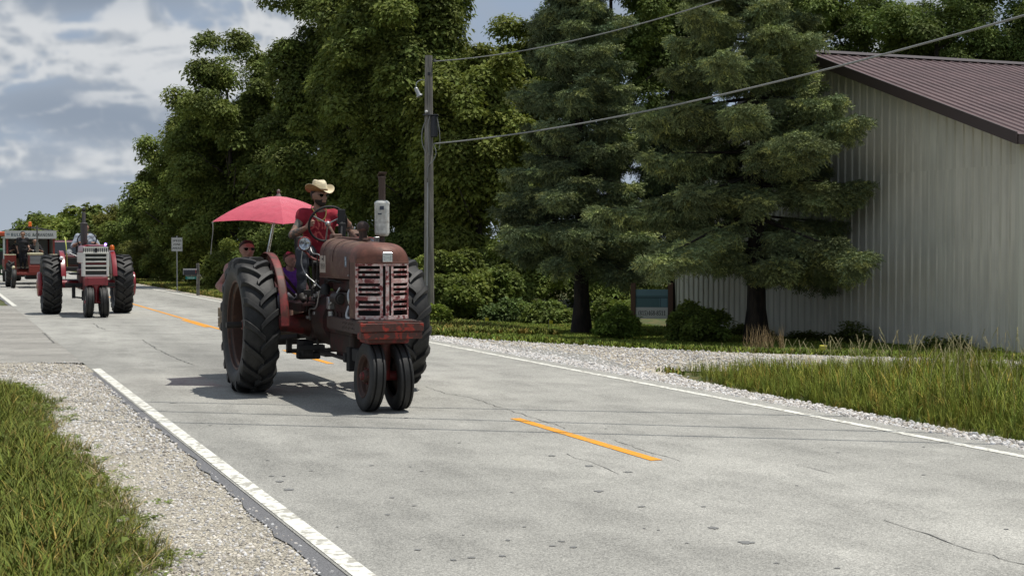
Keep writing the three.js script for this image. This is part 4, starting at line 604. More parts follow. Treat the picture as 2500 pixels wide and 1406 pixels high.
  mesh('control_linkage', [...[[0.45, 1.0], [0.55, 1.12], [0.62, 0.92], [0.38, 1.08], [0.7, 1.15], [0.3, 0.86]].map(([x, y], i) => box(x, x + 0.07, y, y + 0.035, 0.2, 0.26 + (i % 3) * 0.02, 0.006)), tube([V(0.35, 0.85, 0.26), V(0.5, 0.98, 0.3), V(0.66, 1.0, 0.27), V(0.8, 1.2, 0.26)], 0.012, 20, 6), tube([V(0.5, 1.3, 0.2), V(0.62, 1.22, 0.3), V(0.7, 1.32, 0.27)], 0.01, 16, 6)], M.steel, t);
  mesh('battery_box', [box(0.42, 0.78, 1.22, 1.50, -0.17, 0.17, 0.015)], M.iron, t);
  mesh('dash_cowl', [box(0.62, 0.82, 1.45, 1.74, -0.16, 0.16, 0.04), (() => { const g = box(0.0, 0.32, -0.05, 0.04, -0.08, 0.08, 0.03); g.rotateZ(-0.28); g.translate(0.50, 1.86, -0.24); return g; })()].map(g => buv(g)), M.hood, t);
  mesh('gauge', [0.07, -0.07].map(z => { const g = new THREE.CylinderGeometry(0.045, 0.045, 0.02, 20); g.rotateZ(1.1); g.translate(0.61, 1.74, z); return g; }), M.chrome, t);
  mesh('platform', [box(-0.35, 0.60, 1.02, 1.045, -0.42, 0.42), box(-0.3, 0.5, 0.95, 1.02, 0.36, 0.40), box(-0.3, 0.5, 0.95, 1.02, -0.40, -0.36)].map(g => buv(g)), M.iron, t);
  mesh('pedals', [0.22, 0.32, -0.28].map(z => [box(0.50, 0.52, 1.14, 1.2, z - 0.03, z + 0.05, 0.004), rod(V(0.51, 1.14, z), V(0.42, 0.95, z), 0.012)]).flat(), M.grease, t);
  const seat = mesh('seat', [box(-0.52, -0.12, 1.46, 1.53, -0.22, 0.22, 0.03), (() => { const g = box(-0.03, 0.03, 0, 0.3, -0.22, 0.22, 0.028); g.rotateZ(0.2); g.translate(-0.53, 1.53, 0); return g; })()], M.black, t);
  mesh('seat_post', [rod(V(-0.3, 1.1, 0), V(-0.32, 1.47, 0), 0.05), rod(V(-0.15, 1.05, 0.1), V(-0.4, 1.46, 0.1), 0.015), rod(V(-0.15, 1.05, -0.1), V(-0.4, 1.46, -0.1), 0.015)], M.grease, t);
  for (const s of [1, -1]) {                                          // clam-shell fenders inside the rear tyres
    const arc = (r, z) => { const o = []; for (let i = 0; i <= 28; i++) { const a = mix(2.95, 0.02, i / 28); o.push(V(Math.cos(a) * r - 0.05, 0.79 + Math.sin(a) * r, z * s)); } return o; };
    const rows = [arc(0.50, 0.60), arc(0.815, 0.60), arc(0.832, 0.61), arc(0.838, 0.625), arc(0.84, 0.69), arc(0.832, 0.70)]; if (s > 0) rows.reverse();
    const f = mesh('fender', buv(loft(rows)), M.red, t); f.material.side = THREE.DoubleSide;
    mesh('fender_bracket', [rod(V(0.1, 1.1, s * 0.3), V(0.2, 1.45, s * 0.6), 0.018), rod(V(-0.2, 1.1, s * 0.3), V(-0.3, 1.4, s * 0.6), 0.018)], M.iron, t);
  }
  // steering
  const sw = V(0.175, 1.96, 0), upv = V(0.45, 0.89, 0).normalize(); steerWheel(t, sw, upv, 0.225, M.black);
  mesh('steering_shaft', [rod(sw, V(0.66, 1.74, 0), 0.018), rod(V(0.62, 1.80, 0.06), V(1.95, 1.765, 0.02), 0.016), box(0.58, 0.72, 1.72, 1.84, -0.03, 0.09, 0.02)], M.hood, t);
  mesh('phone', [box(0.30, 0.318, 1.96, 2.13, -0.175, -0.085, 0.006)], M.black, t);
  mesh('phone_mount', [rod(V(0.32, 1.98, -0.13), V(0.40, 1.82, -0.1), 0.016), box(0.30, 0.36, 1.80, 1.97, -0.17, -0.09, 0.01), rod(V(0.40, 1.82, -0.1), V(0.5, 1.74, -0.06), 0.014)], M.black, t);
  // stack, air cleaner, lamps
  const mx = 1.80, mz = -0.17;
  const muf = mesh('muffler', [lathe([[0, 1.805], [0.06, 1.805], [0.076, 1.825], [0.079, 1.845], [0.079, 2.14], [0.082, 2.145], [0.082, 2.16], [0.076, 2.172], [0.055, 2.187], [0, 2.19]], 36).translate(mx, 0, mz)].map(g => buv(g)), M.whitePaint, t);
  mesh('muffler_label', [box(-0.022, 0.022, 2.085, 2.125, 0, 0.003), box(-0.02, 0.02, 2.035, 2.05, 0, 0.003)].map((g, i) => { g.translate(0, 0, 0.0785); g.rotateY(i ? 0.98 : 1.25); g.translate(mx, 0, mz); return g; }), std([0.05, 0.06, 0.09], 0.5), muf);
  mesh('exhaust_pipe', [lathe([[0.028, 2.17], [0.036, 2.18], [0.036, 2.42], [0.042, 2.425], [0.042, 2.445], [0.033, 2.445], [0.033, 2.2]], 20).translate(mx, 0, mz), (() => { const g = box(-0.045, 0.045, 0, 0.006, -0.045, 0.045, 0.002); g.rotateZ(0.5); g.translate(mx, 2.465, mz); return g; })(), rod(V(mx, 1.70, mz), V(mx, 1.81, mz), 0.03), box(mx - 0.06, mx + 0.06, 1.712, 1.724, mz - 0.06, mz + 0.06)], std([0.075, 0.05, 0.04], 0.8), t);
  mesh('exhaust_elbow', [box(mx - 0.16, mx - 0.10, 1.70, 1.80, mz - 0.02, mz + 0.05, 0.01)], M.steel, t);
  mesh('air_cleaner', [lathe([[0.045, 1.72], [0.045, 1.86], [0.062, 1.865], [0.062, 1.885], [0.066, 1.89], [0.066, 1.925], [0.05, 1.95], [0.02, 1.965], [0, 1.966]], 24).translate(1.72, 0, 0.02)], M.rail, t);
  mesh('fuel_cap', [lathe([[0.04, 1.75], [0.042, 1.79], [0.03, 1.80], [0.012, 1.805], [0, 1.806]]).translate(1.45, 0, -0.03)], M.pink, t);
  mesh('horn_cup', [lathe([[0.03, 1.80], [0.065, 1.835], [0.06, 1.84], [0, 1.815]]).translate(1.15, 0, -0.12)], M.grease, t);
  for (const s of [1, -1]) {
    const c = V(0.60, 1.725, s * 0.385), L = mesh('headlight', [latheZ([[0.0, -0.09], [0.03, -0.085], [0.06, -0.05], [0.076, 0.0], [0.08, 0.012], [0.074, 0.018]], 28).rotateY(Math.PI / 2).translate(c.x, c.y, c.z)].map(g => buv(g)), M.pink, t);
    mesh('reflector', latheZ([[0.0, -0.04], [0.03, -0.03], [0.055, -0.005], [0.068, 0.012]], 28).rotateY(Math.PI / 2).translate(c.x, c.y, c.z), M.chrome, L); mesh('lens', latheZ([[0, 0.024], [0.04, 0.021], [0.068, 0.013]], 28).rotateY(Math.PI / 2).translate(c.x, c.y, c.z), M.glass, L); mesh('bulb', sphere(c.clone().add(V(-0.01, 0, 0)), 0.01), M.steel, L);
    mesh('lamp_bracket', [tube([V(c.x - 0.05, c.y - 0.06, c.z), V(c.x - 0.04, c.y - 0.15, c.z - s * 0.08), V(c.x + 0.02, c.y - 0.2, s * 0.2)], 0.014, 16, 6)], M.red, t);
  }
  mesh('wiring', [tube([V(0.55, 1.66, 0.39), V(0.52, 1.5, 0.40), V(0.56, 1.38, 0.36), V(0.66, 1.3, 0.3), V(0.75, 1.2, 0.2)], 0.008, 24, 6), tube([V(0.5, 1.72, 0.3), V(0.6, 1.62, 0.29), V(0.7, 1.6, 0.24), V(0.78, 1.5, 0.2)], 0.007, 20, 6)], M.steel, t);
}

// ================================================================ the cart, parasol and people with the rusty tractor
hero.updateMatrixWorld(true);
const onHero = (x, y, z) => hero.localToWorld(V(x, y, z));
const plankTex = tex(512, (u, v) => { const a = fbm(u * 4, v * 40, 3, 4, 40), b = fbm(u * 3, v * 3, 6, 3, 3); const k = 0.42 + (a - 0.5) * 0.3 + (b - 0.5) * 0.12; return [k * 1.08, k * 0.95, k * 0.78]; });
const plank = std([1, 1, 1], 0.9, { map: plankTex });
const cart = thing('carry_platform', 'wooden carrying platform with bench seats mounted behind the rusty tractor', 'platform', onHero(-1.75, 0, 0.12), HERO_YAW);
{
  for (let i = 0; i < 6; i++) mesh('floor_plank', box(-0.75, 0.85, 0.60, 0.63, -0.66 + i * 0.222, -0.448 + i * 0.222), plank, cart, 1);
  for (const s of [1, -1]) for (let i = 0; i < 2; i++) mesh('side_board', box(-0.75, 0.85, 0.635 + i * 0.13, 0.755 + i * 0.13, s * 0.665 - 0.013, s * 0.665 + 0.013), plank, cart, 1);
  mesh('tail_board', box(-0.78, -0.755, 0.63, 0.89, -0.65, 0.65), plank, cart, 1);
  mesh('frame', [box(-0.7, 0.9, 0.53, 0.60, -0.45, -0.38), box(-0.7, 0.9, 0.53, 0.60, 0.38, 0.45), bar(V(0.85, 0.56, 0.40), V(1.45, 0.62, 0.12), 0.05, 0.05), bar(V(0.85, 0.56, -0.40), V(1.45, 0.62, -0.36), 0.05, 0.05), box(0.6, 0.68, 0.47, 0.53, -0.5, 0.5), box(-0.5, -0.42, 0.47, 0.53, -0.5, 0.5)], M.grease, cart);
  for (const [x, z0, z1] of [[-0.05, 0.2, 0.64], [0.42, -0.3, 0.34], [-0.5, -0.6, 0.1]]) { const b = mesh('bench', [box(x, x + 0.34, 0.86, 0.90, z0, z1), box(x + 0.03, x + 0.07, 0.63, 0.86, z0 + 0.03, z1 - 0.03), box(x + 0.27, x + 0.31, 0.63, 0.86, z0 + 0.03, z1 - 0.03)], plank, cart, 1); }
}
{ // hexagonal parasol
  const top = V(-1.42, 2.335, 0.22), foot = V(-1.62, 0.90, 0.46), u = thing('parasol', 'faded pink fabric parasol shading riders behind the rusty tractor', 'parasol', onHero(foot.x, foot.y, foot.z), HERO_YAW), C = top.clone().sub(foot);
  const canopyMat = phys([0.62, 0.075, 0.13], 0.85, { map: tex(256, (a, b) => { const k = 0.9 + 0.2 * fbm(a * 8, b * 8, 3, 4, 8); return [k, k, k]; }), bumpMap: clothBump, bumpScale: 0.01, transmission: 0.25, thickness: 0, side: THREE.DoubleSide });
  const Rr = 0.955, drop = 0.355, a0 = Math.PI / 3 * 0 + (Math.PI / 6 - (HERO_YAW + Math.PI / 2)) + 0.03, rib = i => a0 + i * Math.PI / 3, seg = 6, rings = 8;
  const at = (k, t) => { const i = Math.floor(k / seg), f = (k % seg) / seg, A = rib(i), B = rib(i + 1), sag = Math.sin(f * Math.PI), e = t * (1 - 0.10 * sag * t * t), y = -drop * Math.pow(t, 1.7) * 1 + 0.05 * sag * t * t - 0.015 * sag * t; const x = mix(Math.cos(A), Math.cos(B), f) * Rr * e, z = mix(Math.sin(A), Math.sin(B), f) * Rr * e; return V(C.x + x, C.y + y - x * 0.02 - z * -0.03, C.z + z); };
  for (let p = 0; p < 6; p++) { const rows = []; for (let r = 0; r <= rings; r++) { const row = []; for (let k = 0; k <= seg; k++) row.push(at(p * seg + (k === seg ? seg - 1e-9 : k), Math.max(0.02, r / rings))); rows.push(row); } mesh('canopy_panel', loft(rows), canopyMat, u, 2); }
  for (let i = 0; i < 6; i++) { const r = []; for (let k = 0; k <= 8; k++) r.push(at(i * seg, Math.max(0.03, k / 8)).add(V(0, -0.012, 0))); mesh('rib', tube(r, 0.006, 16, 5), M.steel, u); mesh('strut', rod(at(i * seg, 0.52).add(V(0, -0.016, 0)), C.clone().add(V(-0.03, -0.36, 0.05)), 0.004), M.steel, u); }
  mesh('pole', [rod(V(0, 0, 0), C.clone().add(V(0, -0.03, 0)), 0.02, 0.017), rod(C.clone().multiplyScalar(0.25), C.clone().multiplyScalar(0.33), 0.026)], M.chrome, u);
  mesh('finial', [sphere(C.clone().add(V(0, 0.06, 0)), 0.022, 1, 1.3, 1), lathe([[0.045, -0.015], [0.02, 0.03], [0.012, 0.05], [0, 0.055]]).translate(C.x, C.y, C.z)], std([0.16, 0.12, 0.11], 0.6), u);
  const spot = i => { const w = at(i * seg, 1).add(foot); return hero.localToWorld(w); }, byX = [0, 1, 2, 3, 4, 5].sort((a, b) => spot(a).x - spot(b).x), nearLeft = [byX[1], byX[2]].sort((a, b) => spot(b).z - spot(a).z)[0];
  for (const i of [nearLeft, byX[5]]) { const e = at(i * seg, 1); mesh('tie_cord', tube([e, e.clone().add(V(0.01, -0.12, 0)), e.clone().add(V(-0.02, -0.26, 0.01)), e.clone().add(V(-0.03, -0.40, 0.02))], 0.005, 12, 5), std([0.35, 0.34, 0.30], 0.9), u); }
}
// driver
const RR = (x, y, z) => V(x, y, z);
person(hero, {
  label: 'driver in red sleeveless shirt, straw cowboy hat and sunglasses at the rusty tractor', skin: [0.29, 0.155, 0.11], cell: 0.011, headCell: 0.0055, handCell: 0.004, yaw: 0.42, tilt: -0.06,
  joints: { hip: RR(-0.33, 1.63, 0), neck: RR(-0.265, 2.13, 0), head: RR(-0.21, 2.30, 0.0), shR: RR(-0.265, 2.07, 0.185), shL: RR(-0.265, 2.07, -0.185), elR: RR(-0.14, 1.83, 0.35), wrR: RR(0.075, 1.915, 0.235), elL: RR(-0.08, 1.90, -0.345), wrL: RR(0.165, 2.05, -0.19), knR: RR(0.17, 1.63, 0.30), anR: RR(0.22, 1.16, 0.33), toR: RR(0.40, 1.085, 0.35), knL: RR(0.17, 1.62, -0.24), anL: RR(0.22, 1.16, -0.28), toL: RR(0.40, 1.085, -0.3) },
  handR: { d: V(0.75, 0.45, -0.2), n: V(0.2, 0.1, -1), t: V(0, 1, 0), curl: 0.5 }, handL: { d: V(0.7, 0.5, 0.4), n: V(0.5, -0.8, 0.2), t: V(0.2, 0.3, 0.9), curl: 0.8 },
  armColor: (x, y, z, s) => { if (Math.abs(z) > 0.16 && y < 0.5 && y > 0.12 && x < 0.38) { const k = fbm(x * 26 + 9, y * 26 + 9, z * 26 + 9, 3); const inked = ss(0.40, 0.52, k); return [mix(s[0] * 0.95, 0.085, inked), mix(s[1], 0.08, inked), mix(s[2], 0.07, inked)]; } return s; },
  shirt: cloth([1, 1, 1], { vertexColors: true }), sleeve: 0, neckHole: 0.09,
  shirtPaint: (() => { const strokes = [[[0.10, 0.40], [0.08, 0.30], [0.12, 0.27]], [[0.05, 0.40], [0.02, 0.33], [0.03, 0.27], [0.06, 0.30]], [[-0.01, 0.39], [-0.02, 0.28]], [[-0.06, 0.40], [-0.05, 0.28], [-0.09, 0.30]], [[0.10, 0.20], [0.02, 0.24], [-0.04, 0.16], [-0.1, 0.2]], [[0.06, 0.24], [0.04, 0.12]]]; return (x, y, z) => { let d = 9; if (x > 0.03) for (const s of strokes) for (let i = 0; i < s.length - 1; i++) { const [a, b] = [s[i], s[i + 1]], ex = b[0] - a[0], ey = b[1] - a[1], t = clamp(((z - a[0]) * ex + (y - a[1]) * ey) / (ex * ex + ey * ey)); d = Math.min(d, Math.hypot(z - a[0] - ex * t, y - a[1] - ey * t)); } return d < 0.008 ? [0.62, 0.12, 0.11] : [0.28, 0.012, 0.028]; }; })(),
  pants: cloth([0.045, 0.05, 0.062]), glasses: true,
  hair: (x, y, z) => Math.max(-(y + 0.05), x + 0.012 - Math.max(0, y - 0.025) * 1.3),
  beard: (x, y, z) => { const jaw = Math.max(y + 0.045, -(x - 0.005)); const mouth = 0.011 - Math.hypot((y + 0.062) * 1.4, z * 0.55); const st = Math.max(-(x - 0.02), Math.max(y + 0.036, -(y + 0.056))); return Math.max(Math.min(Math.max(jaw, y + 0.058 - Math.abs(z) * 0.35), Math.max(st, Math.abs(z) - 0.036)), mouth); },
  extra: (t, hp, q) => {
    const straw = tex(256, (u, v) => { const a = 0.5 + 0.5 * Math.sin(v * 40 * Math.PI), b = fbm(u * 20, v * 20, 3, 3, 20); const k = 0.80 + 0.08 * a + 0.16 * (b - 0.5); return [k, k * 0.94, k * 0.80]; }), strawUnder = tex(256, (u, v) => { const a = ss(0.55, 0.75, 0.5 + 0.5 * Math.sin(v * 14 * Math.PI)), b = fbm(u * 20, v * 20, 5, 3, 20); return lerp3([0.62 + b * 0.1, 0.44 + b * 0.1, 0.28], [0.26, 0.15, 0.10], a); });
    const ring = (t1, yo) => { const r = []; for (let i = 0; i <= 48; i++) { const a = i / 48 * Math.PI * 2, c = Math.cos(a), s = Math.sin(a), rx = mix(0.108, 0.19, t1), rz = mix(0.090, 0.178, t1), k = Math.pow(Math.abs(s), 1.6); r.push(V(c * rx, 0.062 + yo + t1 * t1 * (k * 0.085 - 0.02 * (1 - k)) - 0.006 * t1, s * rz * (1 - 0.12 * k * t1 * t1))); } return r; };
    const brim = [0, 0.2, 0.4, 0.6, 0.8, 1];
    const hat = mesh('hat', [hp.put(loft(brim.map(v => ring(v, 0.004)).reverse())), hp.put(loft([[0.062, 1], [0.10, 0.97], [0.14, 0.91], [0.17, 0.84], [0.183, 0.70], [0.176, 0.4], [0.166, 0.03]].map(([y, k], n) => { const r = []; for (let i = 0; i <= 48; i++) { const a = i / 48 * Math.PI * 2, c = Math.cos(a), s = Math.sin(a); r.push(V(c * 0.108 * k - 0.004, y + (n > 2 ? -0.014 * Math.max(0, c) + 0.012 * Math.abs(s) * (n < 6 ? 1 : 0) : 0), s * 0.09 * k * (n > 2 ? 1 - 0.22 * Math.max(0, c) : 1))); } return r; }).reverse()))], std([1, 1, 1], 0.85, { map: straw, side: THREE.DoubleSide }), t);
    mesh('brim_underside', hp.put(loft(brim.map(v => ring(v, -0.003)))), std([1, 1, 1], 0.85, { map: strawUnder, side: THREE.DoubleSide }), hat);
    mesh('hat_band', hp.put(loft([0.068, 0.088].map(y => { const r = []; for (let i = 0; i <= 40; i++) { const a = i / 40 * Math.PI * 2; r.push(V(Math.cos(a) * 0.1095 - 0.003, y, Math.sin(a) * 0.0915)); } return r; }).reverse())), std([0.16, 0.10, 0.05], 0.7, { side: THREE.DoubleSide }), hat);
    const n = q(V(-0.265, 2.13, 0)); mesh('bead_necklace', tube([n.clone().add(V(-0.02, 0.05, 0.075)), n.clone().add(V(0.09, -0.02, 0.07)), n.clone().add(V(0.14, -0.13, 0.03)), n.clone().add(V(0.13, -0.1, -0.04)), n.clone().add(V(0.06, 0.02, -0.08)), n.clone().add(V(-0.04, 0.05, -0.06))], 0.007, 32, 6, true), std([0.55, 0.42, 0.12], 0.4), t);
  },
});
// riders on the cart
person(hero, {
  label: 'bare-shouldered rider in dark sunglasses sitting behind the rear tyre', skin: [0.30, 0.16, 0.125], cell: 0.014, headCell: 0.006, yaw: 0.12,
  joints: { hip: RR(-1.60, 1.02, 0.60), neck: RR(-1.58, 1.48, 0.60), head: RR(-1.54, 1.655, 0.60), shR: RR(-1.58, 1.42, 0.79), shL: RR(-1.58, 1.42, 0.41), elR: RR(-1.58, 1.20, 0.95), wrR: RR(-1.36, 1.12, 0.88), elL: RR(-1.52, 1.16, 0.34), wrL: RR(-1.30, 1.06, 0.42), knR: RR(-1.16, 1.06, 0.68), anR: RR(-1.12, 0.70, 0.68), toR: RR(-0.97, 0.67, 0.68), knL: RR(-1.16, 1.06, 0.52), anL: RR(-1.12, 0.70, 0.52), toL: RR(-0.97, 0.67, 0.52) },
  shirt: cloth([0.33, 0.2, 0.19]), sleeve: 0, neckHole: 0.1, pants: cloth([0.05, 0.055, 0.07]), glasses: true,
  hair: (x, y, z) => Math.max(-(y + 0.05), x + 0.015 - Math.max(0, y - 0.03) * 1.3),
});
person(hero, {
  label: 'small child in purple top with pink hair bow beside the headlight', skin: [0.34, 0.2, 0.155], cell: 0.012, headCell: 0.007, scale: 0.8, yaw: 0.5,
  joints: { hip: RR(-1.10, 1.02, 0.16), neck: RR(-1.06, 1.40, 0.16), head: RR(-1.02, 1.53, 0.17), shR: RR(-1.06, 1.36, 0.29), shL: RR(-1.06, 1.36, 0.03), elR: RR(-0.98, 1.18, 0.36), wrR: RR(-0.80, 1.12, 0.27), elL: RR(-0.98, 1.18, -0.02), wrL: RR(-0.82, 1.10, 0.06), knR: RR(-0.74, 1.08, 0.24), anR: RR(-0.70, 0.80, 0.24), toR: RR(-0.58, 0.77, 0.24), knL: RR(-0.74, 1.08, 0.1), anL: RR(-0.70, 0.80, 0.1), toL: RR(-0.58, 0.77, 0.1) },
  shirt: cloth([0.12, 0.035, 0.27]), sleeve: 0, pants: cloth([0.16, 0.16, 0.18]), shorts: true,
  hair: (x, y, z) => Math.max(-(y + 0.11), x + 0.01 - Math.max(0, y - 0.03) * 1.2), hairMat: std([0.05, 0.028, 0.017], 0.8),
  extra: (t, hp) => mesh('hair_bow', [hp.put(sphere(V(0.02, 0.10, 0.05), 0.035, 0.7, 0.9, 1.3)), hp.put(sphere(V(0.02, 0.09, 0.0), 0.03, 0.7, 0.8, 1.3))], cloth([0.6, 0.1, 0.17]), t),
});

// ================================================================ the parade behind: second tractor
const ROADYAW = -Math.atan2(CT, ST);
const second = thing('farm_tractor', 'bright red tricycle farm tractor with white grille following farther back', 'tractor', W(-10.95, 36.83, 0), ROADYAW);
{
  const t = second, white = std([0.66, 0.65, 0.6], 0.45), dark = std([0.05, 0.055, 0.05], 0.7);
  for (const s of [1, -1]) { rearWheel(t, s, { r: 0.755, track: 0.875, tyreGeo: second.userData.g ||= lugTyre(0.755, 0.46, 20, 0.26), rimMat: M.cream, discMat: M.cream, axle: 0.2, weight: true }); frontWheel(t, V(2.40, 0.375, s * 0.172), s, { r: 0.375, tyreGeo: ribTyre(0.375, 0.21), rimMat: M.cream, hubMat: M.redGloss, camber: 0.05 }); }
  delete second.userData.g;
  const rows = []; for (let i = 0; i <= 8; i++) { const X = mix(0.75, 2.42, i / 8), hw = mix(0.27, 0.30, i / 8), e = i === 8 ? 0.03 : 0, r = [V(X, 1.30, hw)]; for (let k = 0; k <= 20; k++) { const a = k / 20 * Math.PI, z = hw * Math.sign(Math.cos(a)) * Math.pow(Math.abs(Math.cos(a)), 0.6); r.push(V(X, topY(z, 1.60, 0.16 - e, hw, 4), z)); } r.push(V(X, 1.30, -hw)); rows.push(r); }
  mesh('hood', [loft(rows), box(0.78, 2.40, 1.29, 1.31, -0.26, 0.26)], M.redGloss, t);
  mesh('side_panel', [1, -1].map(s => box(0.9, 2.38, 1.32, 1.56, s * 0.303 - 0.004, s * 0.303 + 0.004)), white, t);
  const gr = mesh('grille_surround', [box(2.36, 2.44, 0.99, 1.56, 0.245, 0.305, 0.012), box(2.36, 2.44, 0.99, 1.56, -0.305, -0.245, 0.012), box(2.36, 2.43, 0.985, 1.03, -0.25, 0.25, 0.008), box(2.38, 2.445, 1.535, 1.575, -0.3, 0.3, 0.01), box(2.38, 2.44, 1.675, 1.70, -0.29, 0.29, 0.008), box(1.95, 2.36, 0.99, 1.31, 0.285, 0.30), box(1.95, 2.36, 0.99, 1.31, -0.30, -0.285)], white, t);
  for (let i = 0; i < 4; i++) mesh('grille_bar', box(2.38, 2.44, 1.125 + i * 0.103, 1.155 + i * 0.103, -0.246, 0.246, 0.006), white, gr);
  for (let i = 0; i < 13; i++) if (i !== 6) mesh('grille_bar', box(2.41, 2.435, 1.575, 1.675, -0.282 + i * 0.045, -0.262 + i * 0.045), white, gr);
  mesh('radiator_core', box(2.30, 2.37, 1.0, 1.69, -0.29, 0.29), dark, t);
  mesh('emblem', [(() => { const g = new THREE.CylinderGeometry(0.045, 0.045, 0.015, 20); g.rotateZ(Math.PI / 2); g.translate(2.445, 1.62, 0.0); return g; })()], M.black, t);
  mesh('front_bolster', [box(2.1, 2.50, 0.77, 0.975, -0.27, 0.27, 0.015), box(2.50, 2.52, 0.79, 0.96, -0.2, 0.2, 0.006), ...[1, -1].map(s => rod(V(2.5, 0.94, s * 0.235), V(2.54, 0.94, s * 0.235), 0.025)), lathe([[0.09, 0.8], [0.07, 0.6], [0.06, 0.35], [0, 0.33]]).translate(2.4, 0, 0), rod(V(2.4, 0.375, -0.15), V(2.4, 0.375, 0.15), 0.045)], M.redGloss, t);
  mesh('engine_block', [box(0.9, 2.1, 0.6, 1.3, -0.19, 0.19, 0.03), box(-0.3, 0.92, 0.62, 1.15, -0.22, 0.22, 0.05)], std([0.10, 0.012, 0.016], 0.5), t);
  mesh('rear_axle', rod(V(0, 0.755, -0.7), V(0, 0.755, 0.7), 0.1), M.redGloss, t);
  mesh('hitch_frame', [box(0.9, 1.0, 0.42, 0.75, 0.36, 0.44), box(0.9, 1.0, 0.70, 0.8, -0.6, 0.6), box(1.3, 1.4, 0.38, 0.62, 0.16, 0.24), rod(V(0.95, 0.45, 0.4), V(1.9, 0.45, 0.2), 0.02), rod(V(1.6, 0.42, 0.2), V(1.62, 0.22, 0.22), 0.012), box(1.7, 1.95, 0.42, 0.55, 0.08, 0.22)], M.black, t);
  for (const s of [1, -1]) {
    const arc = (r, z) => { const o = []; for (let i = 0; i <= 20; i++) { const a = mix(2.7, 0.25, i / 20); o.push(V(Math.cos(a) * r, 0.76 + Math.sin(a) * r, z * s)); } return o; };
    const f = mesh('fender', loft([arc(0.45, 0.56), arc(0.83, 0.56), arc(0.85, 0.58), arc(0.855, 0.68)].map(r => r)), M.redGloss, t); f.material.side = THREE.DoubleSide;
    const L = mesh('headlight', [latheZ([[0, -0.08], [0.05, -0.05], [0.075, 0], [0.07, 0.012]], 20).rotateY(Math.PI / 2).translate(0.5, 1.58, s * 0.46), rod(V(0.5, 1.55, s * 0.46), V(0.6, 1.45, s * 0.25), 0.016)], M.steel, t); mesh('lens', latheZ([[0, 0.015], [0.05, 0.012], [0.07, 0.005]], 20).rotateY(Math.PI / 2).translate(0.5, 1.58, s * 0.46), std([0.75, 0.76, 0.75], 0.2), L);
  }
  mesh('fender_lamp', [sphere(V(0.62, 1.42, 0.66), 0.05)], std([0.8, 0.8, 0.8], 0.15), t);
  mesh('amber_flasher', [lathe([[0, 0], [0.055, 0], [0.06, 0.02], [0.055, 0.1], [0.03, 0.13], [0, 0.135]]).translate(0.2, 1.62, -0.62)], M.orangeLamp, t);
  mesh('led_light', sphere(V(2.2, 1.765, -0.25), 0.03), std([0.1, 0.08, 0.3], 0.3, { emissive: rgb(0.35, 0.2, 1), emissiveIntensity: 6 }), t);
  mesh('muffler', [lathe([[0, 1.74], [0.05, 1.74], [0.055, 1.78], [0.082, 1.82], [0.082, 2.26], [0.09, 2.27], [0.09, 2.29], [0.045, 2.31], [0.045, 2.56], [0, 2.56]]).translate(1.5, 0, 0.19)], std([0.06, 0.055, 0.055], 0.7), t);
  mesh('rain_cap', [sphere(V(1.5, 2.62, 0.19), 0.05, 1, 0.9, 1)], M.black, t);
  mesh('dash', [box(0.6, 0.76, 1.3, 1.74, -0.2, 0.2, 0.03)], M.redGloss, t);
  steerWheel(t, V(0.2, 1.88, 0), V(0.5, 0.86, 0).normalize(), 0.23, M.black); mesh('steering_shaft', rod(V(0.2, 1.88, 0), V(0.66, 1.66, 0), 0.018), M.black, t);
  mesh('seat', [box(-0.5, -0.1, 1.38, 1.45, -0.22, 0.22, 0.03), box(-0.55, -0.48, 1.42, 1.75, -0.22, 0.22, 0.03)], M.black, t); mesh('seat_post', [box(-0.4, -0.2, 1.1, 1.4, -0.12, 0.12)], M.black, t);
  mesh('platform', box(-0.3, 0.6, 1.0, 1.03, -0.42, 0.42), M.black, t);
  mesh('grab_rail', [tube([V(0.3, 1.2, 0.5), V(0.32, 1.7, 0.52), V(0.1, 1.95, 0.54), V(0.0, 1.9, 0.56)], 0.014, 20, 6)], std([0.5, 0.55, 0.12], 0.5), t);
}
second.updateMatrixWorld(true);
const sit = (x, y, z, o = {}) => ({ hip: V(x, y, z), neck: V(x + 0.02, y + 0.50, z), head: V(x + 0.06, y + 0.67, z), shR: V(x + 0.02, y + 0.45, z + 0.18), shL: V(x + 0.02, y + 0.45, z - 0.18), elR: V(x + 0.12, y + 0.2, z + 0.32), wrR: V(x + 0.34, y + 0.28, z + 0.2), elL: V(x + 0.12, y + 0.2, z - 0.32), wrL: V(x + 0.34, y + 0.28, z - 0.2), knR: V(x + 0.45, y + 0.03, z + 0.15), anR: V(x + 0.48, y - 0.38, z + 0.16), toR: V(x + 0.64, y - 0.43, z + 0.16), knL: V(x + 0.45, y + 0.03, z - 0.15), anL: V(x + 0.48, y - 0.38, z - 0.16), toL: V(x + 0.64, y - 0.43, z - 0.16), ...o });
const hairCap = (x, y, z) => Math.max(-(y + 0.045), x + 0.01 - Math.max(0, y - 0.025) * 1.3);
person(second, { label: 'driver in pale blue-grey shirt on the bright red tractor', cell: 0.018, headCell: 0.011, handCell: 0.008, joints: sit(-0.3, 1.52, 0), shirt: cloth([0.32, 0.36, 0.42]), sleeve: 1, pants: cloth([0.05, 0.055, 0.08]), hair: hairCap });

